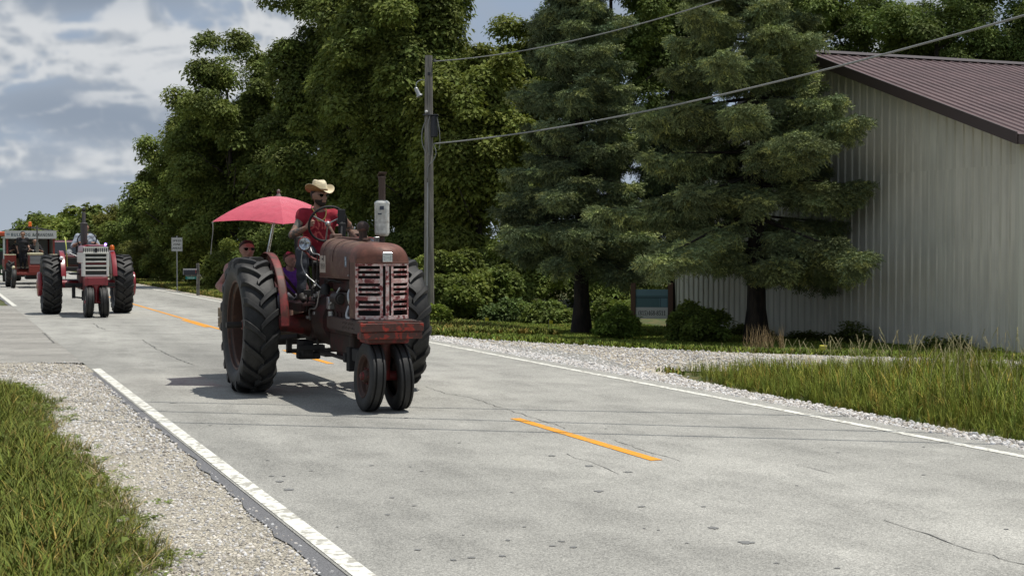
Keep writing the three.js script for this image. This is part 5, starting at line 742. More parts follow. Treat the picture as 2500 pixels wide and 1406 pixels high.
// third tractor, wide front axle
const third = thing('farm_tractor', 'small orange-red wide-front tractor with cream hood at the far left', 'tractor', R(3.75, 65.3, 0), ROADYAW);
{
  const t = third, red = std([0.22, 0.028, 0.018], 0.5), cream = std([0.60, 0.55, 0.36], 0.5);
  const tg = lugTyre(0.70, 0.36, 18, 0.26), fg = ribTyre(0.40, 0.19);
  for (const s of [1, -1]) { rearWheel(t, s, { r: 0.70, track: 0.95, tyreGeo: tg, rimMat: M.cream, discMat: red }); frontWheel(t, V(2.3, 0.40, s * 0.9), s, { r: 0.40, tyreGeo: fg, rimMat: cream, camber: 0.0 }); mesh('fender', box(-0.65, 0.55, 1.36, 1.40, s * 0.95 - 0.24, s * 0.95 + 0.24, 0.015), cream, t); mesh('fender_side', box(0.50, 0.55, 0.75, 1.36, s * 0.95 - 0.24, s * 0.95 + 0.24, 0.01), red, t); }
  mesh('hood', [box(0.75, 2.35, 0.95, 1.40, -0.25, 0.25, 0.03)], red, t); mesh('hood_top', [box(0.72, 2.40, 1.38, 1.47, -0.28, 0.28, 0.03)], cream, t);
  mesh('grille', [box(2.355, 2.39, 1.0, 1.36, -0.25, 0.25)], std([0.13, 0.13, 0.14], 0.5), t);
  for (let i = 0; i < 6; i++) mesh('grille_bar', box(2.39, 2.40, 1.03 + i * 0.055, 1.05 + i * 0.055, -0.24, 0.24), M.steel, t);
  mesh('front_axle', [box(2.2, 2.4, 0.55, 0.66, -0.86, 0.86, 0.02), box(2.3, 2.48, 0.64, 0.95, -0.3, 0.3, 0.02), box(0.3, 2.3, 0.55, 0.95, -0.2, 0.2, 0.04), rod(V(0, 0.7, -0.8), V(0, 0.7, 0.8), 0.09)], red, t);
  mesh('running_gear', [box(0.9, 1.9, 0.36, 0.58, -0.4, 0.4, 0.04)], M.black, t);
  mesh('exhaust_stack', [rod(V(1.4, 1.45, -0.1), V(1.4, 1.9, -0.1), 0.07), rod(V(1.4, 1.9, -0.1), V(1.4, 2.62, -0.1), 0.035)], std([0.12, 0.12, 0.12], 0.5), t);
  mesh('front_lamp', [sphere(V(2.25, 0.86, 0.9), 0.07)], std([0.7, 0.62, 0.4], 0.25), t);
  mesh('seat', box(-0.5, -0.1, 1.15, 1.22, -0.22, 0.22, 0.03), M.black, t); mesh('seat_post', box(-0.4, -0.2, 0.7, 1.16, -0.1, 0.1), M.black, t); mesh('platform', box(-0.3, 0.6, 0.78, 0.81, -0.6, 0.6), M.black, t);
  steerWheel(t, V(0.3, 1.55, 0), V(0.5, 0.86, 0).normalize(), 0.22, M.black); mesh('steering_shaft', rod(V(0.3, 1.55, 0), V(0.78, 1.3, 0), 0.02), M.black, t);
}
third.updateMatrixWorld(true);
const dim = { cell: 0.024, headCell: 0.014, handCell: 0.012 };
person(third, { ...dim, label: 'driver in black on the small orange-red tractor', joints: sit(-0.3, 1.29, -0.1), shirt: cloth([0.02, 0.02, 0.023]), sleeve: 1, pants: cloth([0.025, 0.025, 0.03]), hair: hairCap });
person(third, { ...dim, label: 'rider in black standing on the orange-red tractor platform', joints: { hip: V(0.15, 1.60, 0.42), neck: V(0.17, 2.1, 0.42), head: V(0.2, 2.27, 0.42), shR: V(0.17, 2.05, 0.60), shL: V(0.17, 2.05, 0.24), elR: V(0.1, 1.78, 0.66), wrR: V(0.2, 1.56, 0.62), elL: V(0.1, 1.78, 0.2), wrL: V(0.3, 1.66, 0.16), knR: V(0.2, 1.2, 0.5), anR: V(0.17, 0.88, 0.5), toR: V(0.33, 0.845, 0.5), knL: V(0.2, 1.2, 0.34), anL: V(0.17, 0.88, 0.34), toL: V(0.33, 0.845, 0.34) }, shirt: cloth([0.022, 0.022, 0.026]), sleeve: 1, pants: cloth([0.02, 0.02, 0.025]), hair: hairCap });

// canopy wagon with the name board
const wagon = thing('canopy_wagon', 'covered parade wagon with a white name board across its front', 'wagon', R(3.9, 69.5, 0), ROADYAW);
{
  const t = wagon, white = std([0.66, 0.67, 0.66], 0.7, { side: THREE.DoubleSide }), red = std([0.26, 0.04, 0.03], 0.5);
  mesh('deck', box(-3.6, 0.0, 0.72, 0.80, -1.1, 1.1), plank, t, 1);
  for (const [x, z] of [[-0.05, 1.02], [-0.05, 0.45], [-0.05, -1.02], [-3.5, 1.02], [-3.5, -1.02]]) mesh('post', box(x - 0.04, x + 0.04, 0.8, 2.16, z - 0.04, z + 0.04), red, t);
  mesh('roof', [loft([[V(0.05, 2.46, 1.25), V(-3.7, 2.46, 1.25)], [V(0.05, 2.68, 0), V(-3.7, 2.68, 0)], [V(0.05, 2.46, -1.25), V(-3.7, 2.46, -1.25)]]), box(-3.6, -0.02, 2.15, 2.19, -1.15, 1.15)], white, t);
  mesh('curtain', [box(-3.55, -3.52, 0.8, 2.15, -1.0, 1.0), box(-3.5, -1.4, 0.8, 2.15, 1.05, 1.07), box(-3.5, -0.3, 0.8, 2.15, -1.07, -1.05)], white, t);
  mesh('side_board', [box(-3.5, -0.1, 0.8, 1.15, 1.08, 1.11), box(-3.5, -0.1, 0.8, 1.15, -1.11, -1.08)], red, t);
  const b = mesh('name_board', box(0.06, 0.10, 2.10, 2.47, -1.13, 1.13), white, t);
  const sgn = mesh('lettering', card(2.22, 0.35), label2D(1024, 162, (c, w, h) => { c.fillStyle = '#c9cbca'; c.fillRect(0, 0, w, h); c.fillStyle = '#9aa6b0'; c.fillRect(24, 50, 70, 50); c.font = 'bold 92px sans-serif'; c.textBaseline = 'middle'; c.fillStyle = '#1c3a4c'; c.fillText('BULLDOG', 112, h / 2 + 4, 400); c.fillStyle = '#3a4a44'; c.fillText('&', 540, h / 2 + 4); c.fillStyle = '#202b30'; c.fillText('GRANDMA', 600, h / 2 + 4, 370); }), b); sgn.position.set(0.103, 2.285, 0); sgn.rotation.y = Math.PI / 2;
  mesh('beacon', [lathe([[0, 0], [0.09, 0], [0.09, 0.05], [0.07, 0.06], [0.075, 0.2], [0.05, 0.25], [0, 0.26]]).translate(-0.4, 2.64, 0.0)], M.orangeLamp, t);
  mesh('beacon_stem', rod(V(-0.4, 2.5, 0), V(-0.4, 2.65, 0), 0.02), M.black, t);
  for (const [x, z] of [[-0.6, 0.85], [-0.6, -0.85], [-3, 0.85], [-3, -0.85]]) { const w = grp('wheel', t); w.position.set(x, 0.36, z); mesh('tyre', ribTyre(0.36, 0.18), rubber, w); mesh('rim', latheZ([[0.2, 0.05], [0.1, 0.03], [0, 0.05]], 20).scale(1, 1, Math.sign(z)), M.steel, w); }
  mesh('running_gear', [box(-3.2, -0.3, 0.5, 0.6, -0.15, 0.15), box(-0.66, -0.54, 0.33, 0.72, -0.8, 0.8), box(-3.06, -2.94, 0.33, 0.72, -0.8, 0.8), bar(V(-0.3, 0.5, 0), V(1.2, 0.45, 0), 0.06, 0.06)], M.grease, t);
  mesh('bench', box(-1.3, -0.9, 1.14, 1.2, -0.9, 0.9), plank, t, 1); mesh('bench_legs', [box(-1.28, -1.24, 0.8, 1.14, -0.85, 0.85), box(-0.96, -0.92, 0.8, 1.14, -0.85, 0.85)], plank, t, 1);
}
wagon.updateMatrixWorld(true);
person(wagon, { ...dim, label: 'seated rider in dark clothes under the wagon canopy', joints: sit(-1.1, 1.3, 0.55), shirt: cloth([0.03, 0.02, 0.022]), sleeve: 1, pants: cloth([0.03, 0.03, 0.035]), hair: hairCap });

// green tractor at the edge of the frame
const green = thing('farm_tractor', 'green tractor with an orange-red sunshade at the frame edge', 'tractor', R(2.75, 77.5, 0), ROADYAW);
{
  const t = green, gm = std([0.02, 0.10, 0.035], 0.4), ye = std([0.55, 0.42, 0.05], 0.5), tg = lugTyre(0.75, 0.42, 18, 0.26), fg = ribTyre(0.38, 0.18);
  for (const s of [1, -1]) { rearWheel(t, s, { r: 0.75, track: 0.9, tyreGeo: tg, rimMat: ye, discMat: ye }); frontWheel(t, V(2.3, 0.38, s * 0.22), s, { r: 0.38, tyreGeo: fg, rimMat: ye, camber: 0.04 }); mesh('fender', box(-0.7, 0.6, 1.52, 1.56, s * 0.85 - 0.2, s * 0.85 + 0.2, 0.01), gm, t); }
  mesh('hood', box(0.75, 2.45, 1.05, 1.65, -0.27, 0.27, 0.06), gm, t); mesh('grille', box(2.45, 2.47, 0.85, 1.5, -0.24, 0.24), M.black, t); mesh('frame', [box(-0.3, 2.4, 0.6, 1.06, -0.2, 0.2, 0.04), box(2.2, 2.45, 0.6, 1.1, -0.25, 0.25, 0.03), rod(V(2.3, 0.38, -0.2), V(2.3, 0.38, 0.2), 0.05), rod(V(2.3, 0.38, 0), V(2.3, 0.8, 0), 0.06), rod(V(0, 0.75, -0.8), V(0, 0.75, 0.8), 0.09)], gm, t);
  mesh('exhaust_stack', rod(V(1.5, 1.6, 0), V(1.5, 2.4, 0), 0.05), M.black, t); mesh('seat', [box(-0.5, -0.1, 1.3, 1.38, -0.22, 0.22, 0.03), box(-0.4, -0.2, 1.0, 1.3, -0.1, 0.1)], M.black, t); steerWheel(t, V(0.3, 1.75, 0), V(0.5, 0.86, 0).normalize(), 0.22, M.black); mesh('steering_shaft', rod(V(0.3, 1.75, 0), V(0.8, 1.5, 0), 0.02), M.black, t);
  const sun4 = [[-0.75, 0.8], [0.45, 0.8]]; for (const s of [1, -1]) for (const [x, z] of sun4) mesh('canopy_post', rod(V(x, 1.5, z * s * 0.9), V(x, 2.3, z * s * 0.9), 0.02), M.black, t);
  mesh('sunshade', [box(-0.9, 0.6, 2.28, 2.5, -0.8, 0.8, 0.06)], std([0.62, 0.10, 0.04], 0.6), t);
}
// pickup truck far behind in the other lane
const truck = thing('pickup_truck', 'dark red pickup truck with black windscreen behind the tractors', 'truck', R(6.2, 78.2, 0), ROADYAW);
{
  const t = truck, body = phys([0.10, 0.012, 0.014], 0.3, { clearcoat: 0.6 }), gl = std([0.015, 0.018, 0.022], 0.1);
  mesh('body', [box(-2.2, 2.9, 0.62, 1.18, -0.98, 0.98, 0.08), box(1.4, 2.95, 0.95, 1.32, -0.95, 0.95, 0.1), box(-2.2, -0.6, 1.1, 1.4, -0.98, 0.98, 0.05)], body, t);
  const sh = new THREE.Shape([[-0.6, 1.15], [1.5, 1.25], [0.75, 1.98], [0.6, 2.04], [-0.4, 2.04], [-0.6, 1.9]].map(p => new THREE.Vector2(...p))), g = extr(sh, 1.72, 0.03); g.translate(0, 0, -0.86); mesh('cab', g, body, t);
  const ws = loft([[V(1.47, 1.33, -0.8), V(1.47, 1.33, 0.8)], [V(0.82, 1.95, -0.72), V(0.82, 1.95, 0.72)]]); ws.translate(0.05, 0.02, 0); mesh('windscreen', ws, std([0.015, 0.018, 0.022], 0.1, { side: THREE.DoubleSide }), t);
  for (const s of [1, -1]) { mesh('side_window', box(-0.4, 0.75, 1.4, 1.9, s * 0.895 - 0.005, s * 0.895 + 0.005), gl, t); mesh('headlight', box(2.9, 2.97, 0.95, 1.12, s * 0.8 - 0.14, s * 0.8 + 0.14, 0.02), std([0.7, 0.7, 0.7], 0.15), t); mesh('mirror', box(0.95, 1.05, 1.38, 1.6, s * 1.12 - 0.1, s * 1.12 + 0.1, 0.03), M.black, t); }
  mesh('grille', box(2.93, 2.98, 0.85, 1.18, -0.6, 0.6, 0.02), M.black, t); mesh('bumper', box(2.85, 3.05, 0.5, 0.72, -0.98, 0.98, 0.04), M.black, t);
  for (const [x, z] of [[2.0, 0.86], [2.0, -0.86], [-1.4, 0.86], [-1.4, -0.86]]) { const w = grp('wheel', t); w.position.set(x, 0.4, z); mesh('tyre', ribTyre(0.4, 0.26), rubber, w); mesh('rim', latheZ([[0.24, 0.1], [0.12, 0.08], [0, 0.1]], 20).scale(1, 1, Math.sign(z)), M.steel, w); }
}

// ================================================================ roadside furniture
{
  const z = 56, p = onG(pxAt(431, z), z), t = thing('road_sign', 'small white speed zone sign on a thin metal post', 'sign', p, 0.28);
  mesh('post', box(-0.02, 0.02, 0, 2.17, -0.012, 0.012), galv, t);
  const b = mesh('panel', box(-0.21, 0.21, 1.57, 2.11, 0.013, 0.018), std([0.6, 0.6, 0.59], 0.6), t);
  const f = mesh('lettering', card(0.412, 0.532), label2D(256, 330, (c, w, h) => { c.fillStyle = '#c4c5c3'; c.fillRect(0, 0, w, h); c.strokeStyle = '#222'; c.lineWidth = 5; c.strokeRect(9, 9, w - 18, h - 18); c.fillStyle = '#161616'; c.textAlign = 'center'; c.textBaseline = 'middle'; c.font = 'bold 76px sans-serif'; c.fillText('SPEED', w / 2, 75, 210); c.fillText('ZONE', w / 2, 165, 180); c.fillText('AHEAD', w / 2, 255, 214); }), b); f.position.set(0, 1.84, 0.0195);
  const z2 = 51, p2 = onG(pxAt(482, z2), z2), m = thing('mailbox', 'dark rural mailbox on a grey wooden post with teal number plate', 'mailbox', p2, 0.3);
  mesh('post', box(-0.055, 0.055, 0, 1.15, -0.055, 0.055, 0.008), poleMat, m, 1); mesh('arm', box(-0.45, 0.1, 0.70, 0.745, 0.06, 0.15), poleMat, m, 1);
  const sh = new THREE.Shape(); sh.moveTo(-0.09, 0); sh.lineTo(0.09, 0); sh.lineTo(0.09, 0.13); sh.absarc(0, 0.13, 0.09, 0, Math.PI, false); sh.lineTo(-0.09, 0); const g = extr(sh, 0.45, 0.004); g.rotateY(Math.PI / 2); g.translate(-0.5, 0.75, 0.105); mesh('box', g, std([0.022, 0.024, 0.034], 0.4), m); mesh('door', (() => { const q = extr(sh, 0.01, 0.004); q.rotateY(Math.PI / 2); q.translate(-0.52, 0.75, 0.105); return q; })(), std([0.10, 0.10, 0.11], 0.4), m);
  mesh('flag', [box(-0.1, -0.085, 0.8, 0.95, 0.205, 0.21)], std([0.4, 0.05, 0.03], 0.5), m);
  const pl = mesh('number_plate', box(-0.44, -0.07, 0.595, 0.695, 0.10, 0.105), std([0.02, 0.22, 0.19], 0.5), m), pf = mesh('lettering', card(0.365, 0.095), label2D(256, 66, (c, w, h) => { c.fillStyle = '#1d7f76'; c.fillRect(0, 0, w, h); c.fillStyle = '#cfdedb'; c.font = 'bold 58px sans-serif'; c.textAlign = 'center'; c.textBaseline = 'middle'; c.fillText('1 8 4 4', w / 2, h / 2 + 3, 220); }), pl); pf.position.set(-0.255, 0.645, 0.107);
}
{
  const z = 29.3, p = onG(pxAt(1592, z), z), t = thing('business_sign', 'low board sign with white phone number strip under the spruce', 'sign', p, -0.12), wood = std([0.10, 0.055, 0.035], 0.85);
  for (const s of [1, -1]) mesh('post', box(s * 0.38 - 0.05, s * 0.38 + 0.05, 0, 1.15, -0.05, 0.05, 0.008), wood, t);
  const b = mesh('board', box(-0.33, 0.33, 0.42, 1.02, -0.02, 0.02), std([0.08, 0.16, 0.17], 0.6), t);
  const f = mesh('lettering', card(0.65, 0.59), label2D(390, 354, (c, w, h) => { c.fillStyle = '#4b6a6c'; c.fillRect(0, 0, w, h); c.fillStyle = '#5f7f86'; c.fillRect(0, 0, w, 70); c.fillRect(290, 90, 90, 120); c.fillStyle = '#22363b'; c.fillRect(0, 92, w, 10); c.fillRect(300, 104, 6, 110); c.fillStyle = '#bdbdb6'; c.fillRect(0, 216, w, 138); c.fillStyle = '#2b2b2b'; c.textBaseline = 'middle'; c.font = 'bold 78px serif'; c.fillText('(815)', 28, 286, 120); c.fillText('468-8511', 150, 286, 216); }), b); f.position.set(0, 0.72, 0.0215);
}
const flagMat = std([0.62, 0.55, 0.03], 0.7, { side: THREE.DoubleSide });
[[1183, 780, 31.5, 'yellow marker flag on the lawn nearest the dark shrubs'], [1340, 787, 30.5, 'yellow marker flag on the lawn just left of the spruce trunk'], [1238, 812, 28.3, 'yellow marker flag in the shaded lawn strip near the shoulder']].forEach(([x, y, z, l]) => { const p = onG(pxAt(x, z), z), t = thing('marker_flag', l, 'flag', p, 0, 'yellow marker flags'), h = 1.68 - (y - 605) / FOCAL * z - p.y; mesh('wire_stem', rod(V(0, 0, 0), V(0, h + 0.05, 0), 0.003), M.steel, t); mesh('cloth', loft([[V(0, h + 0.045, 0), V(0.05, h + 0.05, 0.012), V(0.09, h + 0.035, 0)], [V(0, h - 0.035, 0), V(0.05, h - 0.03, 0.012), V(0.09, h - 0.045, 0)]]), flagMat, t); });
{ const z = 23.2, p = onG(pxAt(2012, z), z), t = thing('marker_box', 'small yellow utility marker box in the grass by the barn', 'marker', p); mesh('lid', box(-0.055, 0.055, 0.07, 0.16, -0.05, 0.05, 0.012), std([0.55, 0.5, 0.05], 0.5), t); mesh('stake', box(-0.03, 0.03, 0, 0.07, -0.03, 0.03), std([0.4, 0.36, 0.05], 0.6), t); }

// ================================================================ trees, shrubs, grass
const UP = V(0, 1, 0);
function leafSpray(n, Rs, len, seed, up = 0.5) {                       // a twig end: n folded leaves about the origin, y outward
  const r = rng(seed), pos = [];
  for (let i = 0; i < n; i++) {
    const a = r() * 6.283, q = Math.sqrt(r()) * Rs, c = V(Math.cos(a) * q, (r() - 0.4) * Rs * 0.8, Math.sin(a) * q), d = V(Math.cos(a) * (0.4 + r()), (r() - 0.5) * 1.2 - 0.15, Math.sin(a) * (0.4 + r())).normalize(), nrm = V((r() - 0.5) * 1.3, up + r(), (r() - 0.5) * 1.3).normalize(), s = d.clone().cross(nrm).normalize(), L = len * (0.7 + 0.6 * r()), w = L * 0.36, m = c.clone().addScaledVector(d, L * 0.42), u = s.clone().cross(d).normalize();
    const tip = c.clone().addScaledVector(d, L).addScaledVector(u, -L * 0.12), lf = m.clone().addScaledVector(s, w).addScaledVector(u, w * 0.3), rt = m.clone().addScaledVector(s, -w).addScaledVector(u, w * 0.3);
    for (const p of [c, rt, tip, c, tip, lf]) pos.push(p.x, p.y, p.z);
  }
  const g = new THREE.BufferGeometry(); g.setAttribute('position', new THREE.Float32BufferAttribute(pos, 3)); g.computeVertexNormals(); return g;
}
const sprays = [leafSpray(26, 0.34, 0.155, 1, 0.9), leafSpray(40, 0.36, 0.105, 2, 0.9)], smallSprays = [leafSpray(22, 0.20, 0.10, 3), leafSpray(22, 0.2, 0.095, 4)], farSpray = leafSpray(14, 0.45, 0.34, 5);
const leafMat = phys([0.175, 0.216, 0.048], 0.8, { side: THREE.DoubleSide, transmission: 0.38, thickness: 0, specularIntensity: 0.3 });
const barkTex = tex(256, (u, v) => { const a = fbm(u * 16, v * 4, 3, 4, 16), k = 0.20 + (a - 0.5) * 0.3; return [k * 1.1, k, k * 0.88]; });
const bark = std([1, 1, 1], 0.95, { map: barkTex, bumpMap: barkTex, bumpScale: 0.03 });
const qv = new THREE.Quaternion();
function trunkGeo(H, r0, limbs, r, spread) {
  const out = [], lean = V((r() - 0.5) * 0.3, 0, (r() - 0.5) * 0.3), pt = t => V(lean.x * t * t + 0.08 * Math.sin(t * 5), t * H, lean.z * t * t), rows = [];
  for (let i = 0; i <= 10; i++) { const t = i / 10, p = pt(t), rr = r0 * (1 - 0.8 * t) * (1 + 0.5 * Math.exp(-t * 14)), row = []; for (let k = 0; k <= 12; k++) { const a = k / 12 * 6.2832; row.push(V(p.x + Math.cos(a) * rr, p.y, p.z - Math.sin(a) * rr)); } rows.push(row); }
  out.push(loft(rows));
  for (let i = 0; i < limbs; i++) { const t = 0.3 + 0.6 * r(), p = pt(t), a = r() * 6.283, L = spread * (0.5 + 0.5 * r()) * (1.15 - 0.6 * t), e = p.clone().add(V(Math.cos(a) * L, L * (0.35 + 0.5 * r()), Math.sin(a) * L)), m = p.clone().lerp(e, 0.5).add(V(0, -0.08 * L, 0)), rr = r0 * (1 - t * 0.8) * 0.5; out.push(rod(p, m, rr, rr * 0.7, 7, true), rod(m, e, rr * 0.7, rr * 0.25, 7, true)); }
  return out;
}
function leafyTree(o) {
  const r = rng(o.seed), p = onG(o.x, o.z), t = thing(o.name || 'deciduous_tree', o.label, o.cat || 'tree', p, 0, o.group), H = o.y1 - o.y0, cy = (o.y0 + o.y1) / 2;
  mesh('trunk', trunkGeo(o.y0 + H * 0.72, o.tr || 0.22, o.limbs ?? 20, r, o.rx * 1.05), bark, t, 1);
  const lobes = []; for (let i = 0; i < o.lobes * 1.7; i++) { const a = r() * 6.283, v = 2 * r() - 1, s = Math.sqrt(1 - v * v), out = i % 3 === 0, k = out ? 0.84 + 0.26 * r() : 0.42 + 0.40 * r(), shape = v < 0 ? 1 : 1 - 0.12 * v; lobes.push([Math.cos(a) * s * k * o.rx * shape, cy + v * k * H / 2, Math.sin(a) * s * k * (o.rz || o.rx) * shape, o.rx * (out ? 0.09 + 0.12 * r() : 0.15 + 0.17 * r()), 0.74 + 0.52 * r(), out ? 0.35 : 1]); }
  const gs = o.geos || sprays, base = o.color || [1, 1, 1], n = o.n * 0.98;
  gs.forEach((g, gi) => scatter('crown', g, o.mat || leafMat, Math.round(n / gs.length), d => {
    let L = lobes[Math.floor(r() * lobes.length)]; if (r() > L[5]) L = lobes[Math.floor(r() * lobes.length)]; const a = r() * 6.283, v = 2 * r() - 1, s = Math.sqrt(1 - v * v), k = L[3] * (0.55 + 0.5 * Math.pow(r(), 0.5)), dx = Math.cos(a) * s, dz = Math.sin(a) * s, y = L[1] + v * k * 0.85; if (y < 0.1 + (o.clear || 0)) return false;
    d.position.set(L[0] + dx * k, y, L[2] + dz * k); qv.setFromUnitVectors(UP, V(dx * 0.55, v * 0.4 + 0.9, dz * 0.55).normalize()); d.quaternion.copy(qv); d.rotateY(r() * 6.283); const sc = (o.size || 1) * (0.75 + 0.5 * r()); d.scale.setScalar(sc);
    const b = L[4] * (0.8 + 0.4 * r()), h = (r() - 0.5) * 0.16; return rgb(base[0] * b * (1 + h), base[1] * b, base[2] * b * (1 - h));
  }, t));
  return t;
}
const px = pxAt, WOOD = 'trees and shrubs along the far side of the road';
// [px, distance, rx, y0, y1, sprays, lobes, colour, label]
[
  [565, 62, 2.75, 1.0, 11.6, 4200, 46, [1, 1, 1], 'maple at the left end of the tall trees, lowest of the tall crowns'],
  [470, 70, 2.5, 0.8, 9.0, 2800, 34, [1.05, 1.05, 1], 'broad maple crown leaning out toward the open sky'],
  [800, 57, 2.9, 1.4, 13.4, 4800, 52, [0.97, 0.98, 1], 'tall maple rising above the left side of the parasol'],
  [925, 51, 2.7, 1.6, 13.2, 4800, 52, [1.05, 1.03, 0.95], 'tall maple directly above the driver in the hat'],
  [1030, 47, 2.6, 1.8, 12.4, 4200, 46, [1, 1, 0.95], 'tall maple whose crown stands behind the utility pole'],
  [1165, 45, 1.9, 1.4, 8.2, 2600, 34, [1.12, 1.06, 0.9], 'lighter green tree between the utility pole and first spruce'],
  [1290, 56, 2.4, 2.5, 10.8, 3000, 40, [1.12, 1.06, 0.9], 'tall pale tree showing sky gaps behind the left spruce'],
  [640, 72, 3.0, 1.0, 9.5, 2600, 36, [0.95, 0.97, 0.95], 'dim tree deep in the wood behind the leftmost maples'],
  [820, 70, 3.4, 1.0, 12.5, 2600, 36, [0.95, 0.97, 0.95], 'dim tree deep in the wood behind the driver'],
  [1000, 66, 3.2, 1.0, 12.5, 2600, 36, [0.95, 0.97, 0.95], 'dim tree deep in the wood behind the muffler'],
  [410, 76, 2.3, 0.3, 7.0, 2200, 30, [0.9, 0.96, 0.9], 'dark rounded tree above the speed zone sign'],
  [345, 86, 2.2, 0.3, 5.2, 1700, 26, [0.9, 0.95, 0.9], 'dark small tree left of the speed zone sign'],
  [300, 94, 2.0, 0.2, 4.5, 1400, 24, [1.05, 0.88, 0.8], 'brownish small tree right of the bright red tractor'],
  [255, 98, 1.8, 0.2, 4.4, 1200, 22, [0.9, 0.92, 0.8], 'slim roadside tree behind the amber flasher'],
  [215, 112, 2.2, 0.2, 4.6, 1200, 22, [0.95, 0.98, 0.85], 'roadside tree behind the bright red tractor muffler'],
  [150, 132, 3.2, 0.2, 5.0, 1500, 26, [1.15, 1.12, 0.9], 'far light green tree above the name board'],
  [105, 150, 2.6, 0.2, 5.4, 1200, 22, [1.05, 1.1, 1], 'far tree left of the orange beacon'],
  [45, 190, 2.4, 0.2, 4.6, 800, 18, [1, 1.05, 1], 'farthest small tree at the end of the road'],
].forEach(([x, z, rx, y0, y1, n, lobes, color, label], i) => leafyTree({ x: px(x, z), z, rx, rz: rx, y0, y1, n, lobes, color, label, seed: 100 + i, geos: z > 95 ? [farSpray] : sprays, size: z > 95 ? 1.1 : 1, tr: rx * 0.075, group: WOOD }));
// understorey and roadside shrubs
[
  [360, 78, 1.8, 2.2, 900, [1.02, 0.88, 0.9], 'dull brownish shrub left of the speed zone sign post'],
  [420, 70, 1.5, 1.9, 900, [1, 0.98, 0.9], 'leafy shrub right behind the speed zone sign'],
  [500, 62, 1.5, 2.3, 1100, [1.15, 1.05, 0.85], 'bright yellow-green shrub behind the mailbox post'],
  [565, 58, 1.4, 1.8, 800, [1.1, 1.05, 0.9], 'shrub partly hidden by the rear tractor tyre'],
  [450, 74, 1.8, 2.6, 900, [0.93, 0.98, 0.95], 'dark shrub above the mailbox'],
  [320, 88, 1.5, 1.6, 700, [0.95, 1, 0.9], 'low dark shrub where the far shoulder narrows'],
  [700, 53, 1.8, 2.8, 900, [0.95, 1, 0.92], 'dark undergrowth under the parasol'],
  [850, 50, 1.8, 2.8, 900, [0.95, 1, 0.92], 'dark undergrowth behind the steering wheel'],
  [980, 46, 1.7, 2.6, 900, [0.95, 1, 0.95], 'dark undergrowth behind the tractor nose'],
  [1115, 37.5, 0.95, 1.95, 1300, [1, 1, 0.85], 'rounded leafy shrub just right of the utility pole'],
  [1190, 39, 0.9, 1.5, 900, [0.96, 1, 0.95], 'dark low shrub between utility pole and left spruce'],
  [1090, 36, 0.7, 1.0, 700, [0.95, 0.98, 0.92], 'dark shrub at the foot of the utility pole'],
  [1068, 31.5, 0.22, 0.42, 160, [1.1, 1.15, 0.8], 'small bright clump beside the far rear tyre'],
  [1080, 50, 2.2, 4.2, 1100, [0.96, 1, 0.94], 'dark undergrowth seen behind the middle of the utility pole'],
  [1270, 43, 1.5, 2.4, 900, [0.96, 1, 0.95], 'dark shrub behind the lawn left of the spruce trunk'],
  [1400, 46, 1.6, 2.2, 900, [0.95, 1, 0.95], 'dark shrub beyond the lawn behind the spruce trunk'],
  [1540, 48, 1.7, 2.6, 900, [1, 1, 0.95], 'shrub beyond the lawn left of the barn'],
  [1240, 36.5, 0.55, 0.42, 300, [0.85, 0.98, 1.3], 'low bluish planting bed on the lawn'],
  [1330, 36, 0.55, 0.42, 300, [0.95, 1, 1], 'low dark planting bed left of the spruce trunk'],
  [1500, 37, 0.5, 0.5, 260, [0.9, 0.95, 0.8], 'low light planting right of the spruce trunk'],
  [1508, 27.9, 0.36, 0.58, 520, [1.0, 1.15, 0.85], 'light green round shrub left of the phone number sign'],
  [1698, 27.3, 0.52, 0.68, 1100, [0.85, 0.92, 0.75], 'wide dark yew shrub in front of the barn corner'],
].forEach(([x, z, rx, h, n, color, label], i) => leafyTree({ name: 'shrub', cat: 'shrub', x: px(x, z), z, rx, rz: rx, y0: 0.02, y1: h, n: Math.round(n * (z < 40 ? 1.5 : 1)), lobes: 16, color, label, seed: 300 + i, geos: z < 40 ? smallSprays : sprays, size: z < 32 ? 0.62 : z < 40 ? 1 : 0.7, tr: 0.04, limbs: 6, group: 'roadside shrubs' }));

// spruces
function needleSpray(seed) {                                          // a drooping shoot along +x, its side twigs set with needles
  const r = rng(seed), pos = [], needles = (a, b, n, L) => { const d = b.clone().sub(a).normalize(), e = d.clone().cross(UP).normalize(), u = e.clone().cross(d);
    for (let i = 0; i < n; i++) { const p = a.clone().lerp(b, (i + r()) / n), t = r() * 6.283, o = e.clone().multiplyScalar(Math.cos(t)).addScaledVector(u, Math.sin(t)), q = p.clone().addScaledVector(d, L * 0.75).addScaledVector(o, L * (0.55 + 0.3 * r())), s = d.clone().cross(o).normalize().multiplyScalar(0.0062), m = p.clone().lerp(q, 0.45); for (const v of [p, m.clone().add(s), q, p, q, m.clone().sub(s)]) pos.push(v.x, v.y, v.z); } };
  const at = t => V(t * 0.28, 0.03 * Math.sin(t * 3) - 0.07 * t * t, 0.02 * Math.sin(t * 7 + seed)); needles(at(0), at(1), 26, 0.042);
  for (let i = 0; i < 5; i++) for (const s of [-1, 1]) { const t = 0.1 + i * 0.17, a = at(t), L = (0.14 - 0.07 * Math.abs(t - 0.35)) * (0.6 + 0.7 * r()); needles(a, a.clone().add(V(L * (0.5 + 0.3 * r()), -L * (0.9 * r() - 0.1), s * L * (0.55 + 0.4 * r()))), 11, 0.038); }
  const g = new THREE.BufferGeometry(); g.setAttribute('position', new THREE.Float32BufferAttribute(pos, 3)); g.computeVertexNormals(); return g;
}
